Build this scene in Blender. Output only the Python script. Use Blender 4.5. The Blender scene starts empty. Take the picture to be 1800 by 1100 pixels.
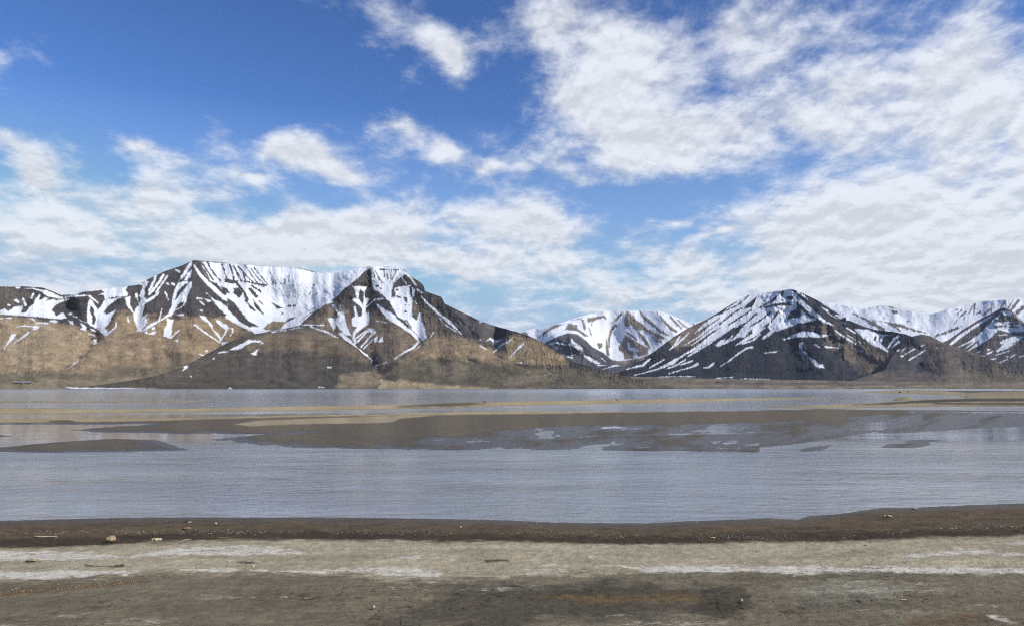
import bpy, math, random
import numpy as np
R = math.radians
sc = bpy.context.scene

# ------------------------------------------------------------------ camera
EYE = 3.5                      # eye height above the water, metres
FOC = 1300.0                   # focal length in image pixels (1800 wide frame)
PITCH = math.atan(131.0 / FOC)
cam_d = bpy.data.cameras.new('camera')
cam = bpy.data.objects.new('camera', cam_d)
sc.collection.objects.link(cam)
cam.location = (0, 0, EYE)
cam.rotation_euler = (math.pi / 2 + PITCH, 0, 0)
cam_d.sensor_width = 36.0
cam_d.lens = 36.0 * FOC / 1800.0
cam_d.clip_start = 0.1
cam_d.clip_end = 60000
sc.camera = cam

# ------------------------------------------------------------------ light
SUN_AZ = R(114)                # clockwise from the view direction (+Y): behind and to the right
SUN_EL = R(37)
sun_d = bpy.data.lights.new('sun', 'SUN')
sun_d.energy = 4.2
sun_d.angle = R(0.6)
sun_d.color = (1.0, 0.95, 0.88)
sun = bpy.data.objects.new('sun', sun_d)
sc.collection.objects.link(sun)
sun.rotation_euler = (math.pi / 2 - SUN_EL, 0, math.pi - SUN_AZ)
sc.view_settings.view_transform = 'Standard'
sc.view_settings.look = 'None'
sc.view_settings.gamma = 1
sc.view_settings.use_curve_mapping = False
sc.view_settings.exposure = 0.12
sc.cycles.max_bounces = 3
sc.cycles.diffuse_bounces = 1
sc.cycles.volume_bounces = 0
sc.cycles.use_denoising = False
sc.cycles.filter_width = 1.1

SKY_STRENGTH = 0.10
# cloud fields: image x and y in pixels, half widths, tilt, weight
CLOUDS = [
 (1640, 340, 420, 280, 0, 1.0), (1700, 130, 330, 190, 20, .55), (1470, 430, 170, 70, 0, .55),
 (1060, 110, 230, 190, -35, 1.0), (960, 30, 150, 80, 0, .55), (1300, 70, 260, 130, 0, .85),
 (1150, 255, 220, 78, 10, .9), (1340, 215, 240, 95, 0, .9), (1000, 190, 150, 45, 10, .5),
 (812, 112, 85, 62, 20, .95), (700, 40, 110, 60, 20, .45), (770, 60, 60, 70, 0, .3),
 (680, 222, 130, 30, 14, .6), (765, 258, 90, 45, 0, .75), (870, 285, 100, 48, -8, .75), (985, 302, 75, 30, 0, .55),
 (910, 395, 240, 95, 8, 1.0), (620, 395, 200, 70, -6, 1.05), (430, 420, 240, 70, -6, .95), (290, 345, 180, 55, -8, .8),
 (270, 270, 130, 45, 16, .85), (380, 255, 80, 45, 0, .5), (600, 295, 160, 48, 12, .95), (500, 265, 100, 30, 0, .6), (440, 300, 120, 30, 0, .6),
 (40, 325, 130, 85, 10, .85), (20, 262, 100, 45, 20, .6), (150, 400, 260, 80, 5, .55), (90, 480, 240, 55, 0, .4),
 (560, 455, 330, 45, 0, .8), (800, 470, 280, 60, 6, .75), (1150, 470, 260, 50, 6, .6), (1390, 500, 220, 50, 0, .8),
 (1060, 525, 120, 26, 0, .55), (1290, 545, 110, 32, 0, .75), (1700, 490, 320, 80, 0, .85), (1200, 395, 110, 16, -8, .5),
 (1290, 412, 90, 12, -12, .35), (75, 90, 80, 40, 20, .35), (0, 95, 60, 50, 0, .45), (370, 5, 90, 16, 0, .3),
 # clear air
 (1190, 350, 150, 55, 5, -.55), (250, 110, 420, 150, 0, -.6), (1230, 170, 80, 50, -30, -.15), (560, 130, 260, 90, 0, -.4),
 # sky outside the picture
 (-500, 200, 420, 260, 0, .6), (2350, 250, 520, 330, 0, .8), (700, -420, 600, 260, 0, .6), (1700, -500, 600, 330, 0, .8),
 (-300, -500, 420, 250, 0, .5), (-1100, 250, 500, 320, 0, .7), (3100, 200, 500, 330, 0, .7),
]


def ray(px, py):
    px = np.asarray(px, float); py = np.asarray(py, float)
    c, s = math.cos(PITCH), math.sin(PITCH)
    u = 550.0 - py
    return px - 900.0, FOC * c - u * s, FOC * s + u * c


def azel(px, py):
    x, y, z = ray(px, py)
    return np.arctan2(x, y), np.arctan2(z, np.hypot(x, y))


def build_world():
    w = bpy.data.worlds.new('World'); sc.world = w; w.use_nodes = True
    nt = w.node_tree; nt.nodes.clear(); N = nt.nodes.new; L = nt.links.new

    def math_(op, a, b=None, c=None, clamp=False):
        n = N('ShaderNodeMath'); n.operation = op; n.use_clamp = clamp
        for i, v in enumerate((a, b, c)):
            if v is None: continue
            if isinstance(v, (int, float)): n.inputs[i].default_value = v
            else: L(v, n.inputs[i])
        return n.outputs[0]
    sky = N('ShaderNodeTexSky'); sky.sky_type = 'NISHITA'; sky.sun_disc = False
    sky.sun_elevation = SUN_EL; sky.sun_rotation = SUN_AZ
    sky.altitude = 0; sky.air_density = 1.0; sky.dust_density = 0.1; sky.ozone_density = 4.0
    tc = N('ShaderNodeTexCoord')
    sep = N('ShaderNodeSeparateXYZ'); L(tc.outputs['Generated'], sep.inputs[0])
    X, Y, Z = sep.outputs
    az = math_('ARCTAN2', X, Y)
    el = math_('ARCSINE', math_('MINIMUM', math_('MAXIMUM', Z, -1.0), 1.0))
    # a gentle warp so that cloud banks have uneven outlines
    ae = N('ShaderNodeCombineXYZ'); L(az, ae.inputs[0]); L(el, ae.inputs[1])
    wn = N('ShaderNodeTexNoise'); wn.noise_dimensions = '2D'; wn.inputs['Scale'].default_value = 7; wn.inputs['Detail'].default_value = 4
    L(ae.outputs[0], wn.inputs['Vector'])
    wv = N('ShaderNodeVectorMath'); wv.operation = 'MULTIPLY_ADD'
    L(wn.outputs['Color'], wv.inputs[0]); wv.inputs[1].default_value = (.10, .06, 0); wv.inputs[2].default_value = (-.05, -.03, 0)
    wadd = N('ShaderNodeVectorMath'); wadd.operation = 'ADD'; L(ae.outputs[0], wadd.inputs[0]); L(wv.outputs[0], wadd.inputs[1])
    acc = None
    for (px, py, rx, ry, rot, wt) in CLOUDS:
        if abs(px - 900) > 1300 or py < -50:
            a = (px - 900) / 1250.0; e = (679 - py) / 1250.0
        else:
            a, e = azel(px, py)
        k = 1.0 / 1330.0
        m = N('ShaderNodeMapping'); m.vector_type = 'TEXTURE'
        m.inputs['Location'].default_value = (float(a), float(e), 0)
        m.inputs['Rotation'].default_value = (0, 0, -R(rot))
        m.inputs['Scale'].default_value = (rx * k * 1.25, ry * k * 1.25, 1)
        L(wadd.outputs[0], m.inputs['Vector'])
        g = N('ShaderNodeTexGradient'); g.gradient_type = 'QUADRATIC_SPHERE'; L(m.outputs[0], g.inputs[0])
        acc = math_('MULTIPLY_ADD', g.outputs['Fac'], wt, acc if acc is not None else 0.0)
    # cloud texture on a sheet overhead (perspective shortens it towards the horizon)
    den = math_('ADD', math_('MAXIMUM', Z, 0.0), 0.22)
    cu = math_('DIVIDE', X, den); cv = math_('DIVIDE', Y, den)
    q = N('ShaderNodeCombineXYZ'); L(cu, q.inputs[0]); L(cv, q.inputs[1])

    def noise(scale, detail, rough, dist=0.0, off=(0, 0, 0), sx=(1, 1, 1)):
        mp = N('ShaderNodeMapping'); mp.inputs['Location'].default_value = off; mp.inputs['Scale'].default_value = sx
        L(q.outputs[0], mp.inputs['Vector'])
        n = N('ShaderNodeTexNoise'); n.noise_dimensions = '2D'; n.inputs['Scale'].default_value = scale; n.inputs['Detail'].default_value = detail
        n.inputs['Roughness'].default_value = rough; n.inputs['Distortion'].default_value = dist
        L(mp.outputs[0], n.inputs['Vector'])
        return n.outputs['Fac']
    def texture(qs):
        n1 = noise(3.4, 9, .61, .12, (3.1, 1.7, 0), (qs, .8 * qs, 1))
        n2 = noise(13.0, 5, .65, .15, (7, 2, 0), (qs, qs, 1))
        return math_('MULTIPLY_ADD', n1, 1.95, math_('MULTIPLY', n2, .62))
    veil = N('ShaderNodeMapRange'); L(el, veil.inputs['Value']); veil.inputs['From Min'].default_value = .26; veil.inputs['From Max'].default_value = .03; veil.inputs['To Max'].default_value = .36
    acc = math_('ADD', acc, veil.outputs[0])
    tex = texture(1.0); texu = texture(.975)                    # texu: the same sheet a little higher up
    d = math_('ADD', math_('MULTIPLY', acc, 1.15), math_('SUBTRACT', tex, 1.575))
    cov = N('ShaderNodeMapRange'); cov.interpolation_type = 'SMOOTHSTEP'
    L(d, cov.inputs['Value']); cov.inputs['From Min'].default_value = -.20; cov.inputs['From Max'].default_value = .62
    # sunlit upper edges, greyer undersides and thick parts
    thick = N('ShaderNodeMapRange'); L(d, thick.inputs['Value']); thick.inputs['From Min'].default_value = .4; thick.inputs['From Max'].default_value = 1.6
    rim = math_('MULTIPLY', math_('SUBTRACT', tex, texu), 1.0)
    shade = math_('ADD', math_('MULTIPLY_ADD', thick.outputs[0], -.07, .95), math_('MINIMUM', math_('MAXIMUM', math_('MULTIPLY', rim, .7), -.12), .10))
    ccol = N('ShaderNodeMix'); ccol.data_type = 'RGBA'; ccol.blend_type = 'MULTIPLY'; ccol.inputs['Factor'].default_value = 1
    ccol.inputs['A'].default_value = (.78, .81, .865, 1)
    sv = N('ShaderNodeCombineColor'); [L(shade, sv.inputs[i]) for i in range(3)]
    L(sv.outputs[0], ccol.inputs['B'])
    sk0 = N('ShaderNodeMix'); sk0.data_type = 'RGBA'; sk0.blend_type = 'MULTIPLY'; sk0.inputs['Factor'].default_value = 1
    L(sky.outputs[0], sk0.inputs['A']); sk0.inputs['B'].default_value = (SKY_STRENGTH,) * 3 + (1,)
    gm = N('ShaderNodeGamma'); gm.inputs['Gamma'].default_value = 1.4; L(sk0.outputs['Result'], gm.inputs['Color'])   # deep polar blue
    skys = N('ShaderNodeMix'); skys.data_type = 'RGBA'; skys.blend_type = 'MULTIPLY'; skys.inputs['Factor'].default_value = 1
    L(gm.outputs[0], skys.inputs['A']); skys.inputs['B'].default_value = (1.40, 1.60, 1.86, 1)
    cap = N('ShaderNodeMix'); cap.data_type = 'RGBA'; cap.blend_type = 'DARKEN'; cap.inputs['Factor'].default_value = 1
    L(skys.outputs['Result'], cap.inputs['A']); cap.inputs['B'].default_value = (.36, .49, .68, 1)          # pale horizon air
    low = N('ShaderNodeMapRange'); L(el, low.inputs['Value']); low.inputs['From Min'].default_value = .36; low.inputs['From Max'].default_value = .05; low.inputs['To Max'].default_value = .8
    air = N('ShaderNodeMix'); air.data_type = 'RGBA'; L(low.outputs[0], air.inputs['Factor']); L(cap.outputs['Result'], air.inputs['A']); air.inputs['B'].default_value = (.36, .52, .72, 1)
    mix = N('ShaderNodeMix'); mix.data_type = 'RGBA'
    L(math_('MULTIPLY', cov.outputs[0], .93), mix.inputs['Factor']); L(air.outputs['Result'], mix.inputs['A']); L(ccol.outputs['Result'], mix.inputs['B'])
    w.cycles.sampling_method = 'MANUAL'; w.cycles.sample_map_resolution = 256
    bg = N('ShaderNodeBackground'); L(mix.outputs['Result'], bg.inputs['Color']); bg.inputs['Strength'].default_value = 1.0
    out = N('ShaderNodeOutputWorld'); L(bg.outputs[0], out.inputs[0])


build_world()

# ------------------------------------------------------------------ numeric helpers
_rs = np.random.RandomState(7)
_PERM = np.tile(_rs.permutation(256), 3).astype(np.int32)
_ang = _rs.rand(256) * 2 * np.pi
_GX, _GY = np.cos(_ang).astype(np.float32), np.sin(_ang).astype(np.float32)


def vnoise(x, y, seed=0):
    """gradient noise, about -1..1"""
    x = np.asarray(x, np.float64); y = np.asarray(y, np.float64) * np.ones_like(x)
    x0 = np.floor(x); y0 = np.floor(y)
    fx = (x - x0).astype(np.float32); fy = (y - y0).astype(np.float32)
    ix = ((x0.astype(np.int64) + seed * 37) & 255).astype(np.int32); iy = ((y0.astype(np.int64) + seed * 91) & 255).astype(np.int32)
    u = fx * fx * fx * (fx * (fx * 6 - 15) + 10); v = fy * fy * fy * (fy * (fy * 6 - 15) + 10)
    p0 = _PERM[ix]; p1 = _PERM[ix + 1]

    def g(p, j, dx, dy):
        h = _PERM[p + j]
        return _GX[h] * dx + _GY[h] * dy
    a = g(p0, iy, fx, fy); b = g(p1, iy, fx - 1, fy); c = g(p0, iy + 1, fx, fy - 1); d = g(p1, iy + 1, fx - 1, fy - 1)
    ab = a + (b - a) * u
    return 1.5 * (ab + ((c + (d - c) * u) - ab) * v)


def fbm(x, y, octv=4, seed=0, gain=.5):
    s = 0; a = 1.0; t = 0
    for i in range(octv):
        s = s + a * vnoise(x * 2 ** i + 17.3 * i, y * 2 ** i - 9.1 * i, seed + i * 13); t += a; a *= gain
    return s / t


def sstep(a, b, x):
    t = np.clip((x - a) / (b - a), 0, 1); return t * t * (3 - 2 * t)


def poly_sd(px, py, pts):
    """signed distance to a polygon (positive inside)"""
    P = np.asarray(pts, float); d2 = np.full(px.shape, 1e18); ins = np.zeros(px.shape, bool)
    for (x1, y1), (x2, y2) in zip(P, np.roll(P, -1, 0)):
        ex, ey = x2 - x1, y2 - y1; l2 = ex * ex + ey * ey + 1e-12
        t = np.clip(((px - x1) * ex + (py - y1) * ey) / l2, 0, 1)
        d2 = np.minimum(d2, (px - x1 - t * ex) ** 2 + (py - y1 - t * ey) ** 2)
        if y1 != y2:
            c = ((y1 > py) != (y2 > py)) & (px < ex * (py - y1) / (ey if ey else 1e-12) + x1)
            ins ^= c
    d = np.sqrt(d2)
    return np.where(ins, d, -d)


def line_sd(px, py, pts, w):
    P = np.asarray(pts, float); W = np.full(len(P), w, float) if np.isscalar(w) else np.asarray(w, float)
    best = np.full(px.shape, -1e9)
    for i in range(len(P) - 1):
        (x1, y1), (x2, y2) = P[i], P[i + 1]; ex, ey = x2 - x1, y2 - y1; l2 = ex * ex + ey * ey + 1e-12
        t = np.clip(((px - x1) * ex + (py - y1) * ey) / l2, 0, 1)
        d = np.sqrt((px - x1 - t * ex) ** 2 + (py - y1 - t * ey) ** 2)
        best = np.maximum(best, .5 * (W[i] + t * (W[i + 1] - W[i])) - d)
    return best


def tag(o, label=None, cat=None, group=None, kind=None):
    if label: o['label'] = label
    if cat: o['category'] = cat
    if group: o['group'] = group
    if kind: o['kind'] = kind
    return o


def grid_mesh(name, co, attrs, mat, flip=False):
    """co: (rows, cols, 3) -> one mesh object, quads; attrs: name -> (rows, cols) floats or (rows, cols, 3) colours"""
    r, c = co.shape[:2]
    i = np.arange(r * c).reshape(r, c)
    a, b, d, e = i[:-1, :-1], i[:-1, 1:], i[1:, 1:], i[1:, :-1]
    q = np.stack([a, e, d, b] if flip else [a, b, d, e], -1).reshape(-1, 4)
    me = bpy.data.meshes.new(name)
    me.vertices.add(r * c); me.vertices.foreach_set('co', co.astype(np.float32).ravel())
    me.loops.add(q.size); me.loops.foreach_set('vertex_index', q.astype(np.int32).ravel())
    me.polygons.add(len(q)); me.polygons.foreach_set('loop_start', (np.arange(len(q)) * 4).astype(np.int32))
    me.polygons.foreach_set('use_smooth', np.ones(len(q), bool))
    me.update(calc_edges=True)
    for k, v in attrs.items():
        if v.ndim == 2:
            at = me.attributes.new(k, 'FLOAT', 'POINT'); at.data.foreach_set('value', v.astype(np.float32).ravel())
        else:
            at = me.attributes.new(k, 'FLOAT_COLOR', 'POINT')
            at.data.foreach_set('color', np.concatenate([v, np.ones(v.shape[:2] + (1,))], -1).astype(np.float32).ravel())
    me.materials.append(mat)
    o = bpy.data.objects.new(name, me); sc.collection.objects.link(o)
    return o


# ------------------------------------------------------------------ material helper
class NT:
    def __init__(s, name):
        s.m = bpy.data.materials.new(name); s.m.use_nodes = True
        s.t = s.m.node_tree; s.t.nodes.clear()
        s.out = s.n('ShaderNodeOutputMaterial'); s.b = s.n('ShaderNodeBsdfPrincipled')
        s.l(s.b.outputs[0], s.out.inputs['Surface'])

    def n(s, k): return s.t.nodes.new(k)
    def l(s, a, b): s.t.links.new(a, b)

    def put(s, v, i):
        if v is None: return
        if isinstance(v, bpy.types.NodeSocket): s.l(v, i)
        elif isinstance(v, (tuple, list)) and len(v) == 3 and i.type == 'RGBA': i.default_value = tuple(v) + (1,)
        else: i.default_value = v

    def math(s, op, a, b=None, c=None, clamp=False):
        n = s.n('ShaderNodeMath'); n.operation = op; n.use_clamp = clamp
        for i, v in enumerate((a, b, c)): s.put(v, n.inputs[i])
        return n.outputs[0]

    def mix(s, f, a, b, blend='MIX'):
        n = s.n('ShaderNodeMix'); n.data_type = 'RGBA'; n.blend_type = blend
        s.put(f, n.inputs['Factor']); s.put(a, n.inputs['A']); s.put(b, n.inputs['B'])
        return n.outputs['Result']

    def attr(s, name, col=False):
        n = s.n('ShaderNodeAttribute'); n.attribute_name = name
        return n.outputs['Color' if col else 'Fac']

    def pos(s): return s.n('ShaderNodeNewGeometry').outputs['Position']

    def noise(s, scale, detail=4, rough=.55, stretch=None, dist=0, col=False):
        n = s.n('ShaderNodeTexNoise'); n.inputs['Scale'].default_value = scale; n.inputs['Detail'].default_value = detail
        n.inputs['Roughness'].default_value = rough; n.inputs['Distortion'].default_value = dist
        p = s.pos()
        if stretch:
            m = s.n('ShaderNodeMapping'); m.inputs['Scale'].default_value = stretch; s.l(p, m.inputs['Vector']); p = m.outputs[0]
        s.l(p, n.inputs['Vector'])
        return n.outputs['Color' if col else 'Fac']

    def ramp(s, v, a, b, lo=0.0, hi=1.0, smooth=True):
        n = s.n('ShaderNodeMapRange'); n.interpolation_type = 'SMOOTHSTEP' if smooth else 'LINEAR'
        s.put(v, n.inputs['Value']); s.put(a, n.inputs['From Min']); s.put(b, n.inputs['From Max'])
        s.put(lo, n.inputs['To Min']); s.put(hi, n.inputs['To Max'])
        return n.outputs[0]

    def bump(s, h, dist, strength=1.0):
        n = s.n('ShaderNodeBump'); n.inputs['Distance'].default_value = dist; n.inputs['Strength'].default_value = strength
        s.l(h, n.inputs['Height']); s.l(n.outputs[0], s.b.inputs['Normal'])


def scaled(nt, col, v):
    """multiply a colour by a scalar socket"""
    c = nt.n('ShaderNodeCombineColor'); [nt.l(v, c.inputs[i]) for i in range(3)]
    return nt.mix(1.0, col, c.outputs[0], 'MULTIPLY')


def mountain_material():
    t = NT('rock_and_snow')
    rock = t.attr('rock', True); sn = t.attr('snow')
    n1 = t.noise(.012, 6, .6); n2 = t.noise(.09, 5, .7); n3 = t.noise(.05, 4, .6, (1, 1, .25))
    v = t.math('MULTIPLY_ADD', n1, .8, t.math('MULTIPLY_ADD', n2, 1.0, t.math('MULTIPLY_ADD', n3, .5, -.15)))
    col = scaled(t, rock, v)
    ns = t.noise(.05, 6, .72); nf = t.noise(.3, 3, .7)
    edge = t.math('ADD', sn, t.math('MULTIPLY_ADD', ns, 4.6, t.math('MULTIPLY_ADD', nf, 2.6, -3.6)))
    f = t.ramp(edge, -1.1, 1.3)
    snow = scaled(t, (.70, .72, .75), t.math('MULTIPLY_ADD', n1, .35, t.math('MULTIPLY_ADD', ns, .3, .66)))
    t.put(t.mix(f, col, snow), t.b.inputs['Base Color'])
    t.b.inputs['Roughness'].default_value = .9
    t.b.inputs['Specular IOR Level'].default_value = .15
    t.bump(t.math('MULTIPLY_ADD', n2, 1.0, t.math('MULTIPLY', t.noise(.25, 3, .6), .4)), 6.0, .8)
    return t.m


MOUNTAIN = mountain_material()

# ------------------------------------------------------------------ mountain and snow outlines, traced by hand in image pixels
CROP = {'a': (0, 490, 7.5), 'b': (200, 450, 6.875), 'c': (400, 450, 6.875), 'd': (560, 455, 6.875), 'e': (560, 540, 7.333),
        'f': (760, 530, 6.875), 'g': (0, 580, 7.5), 'h': (220, 560, 6.923), 'i': (900, 535, 7.5), 'j': (1040, 535, 8.182),
        'k': (1160, 500, 6.47), 'l': (1340, 500, 6.47), 'm': (1500, 515, 6.667), 'n': (1620, 515, 6.667), 'z': (0, 0, 1)}


def conv(sheet, pts):  # sheet: letter of a zoomed image crop; returns image pixels
    ox, oy, s = CROP[sheet]
    return [(ox + x / s, oy + y / s) for x, y in pts]


def P(sheet, pts, sign=1, rag=1.0): return ('P', conv(sheet, pts), None, sign, rag)
def S(sheet, pts, w, sign=1, rag=1.0):
    s = CROP[sheet][2]
    return ('S', conv(sheet, pts), w / s if np.isscalar(w) else [v / s for v in w], sign, rag)
def B(sheet, x, y, r, sign=1): return S(sheet, [(x - r * .6, y), (x + r * .6, y)], r * 1.5, sign)


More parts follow.
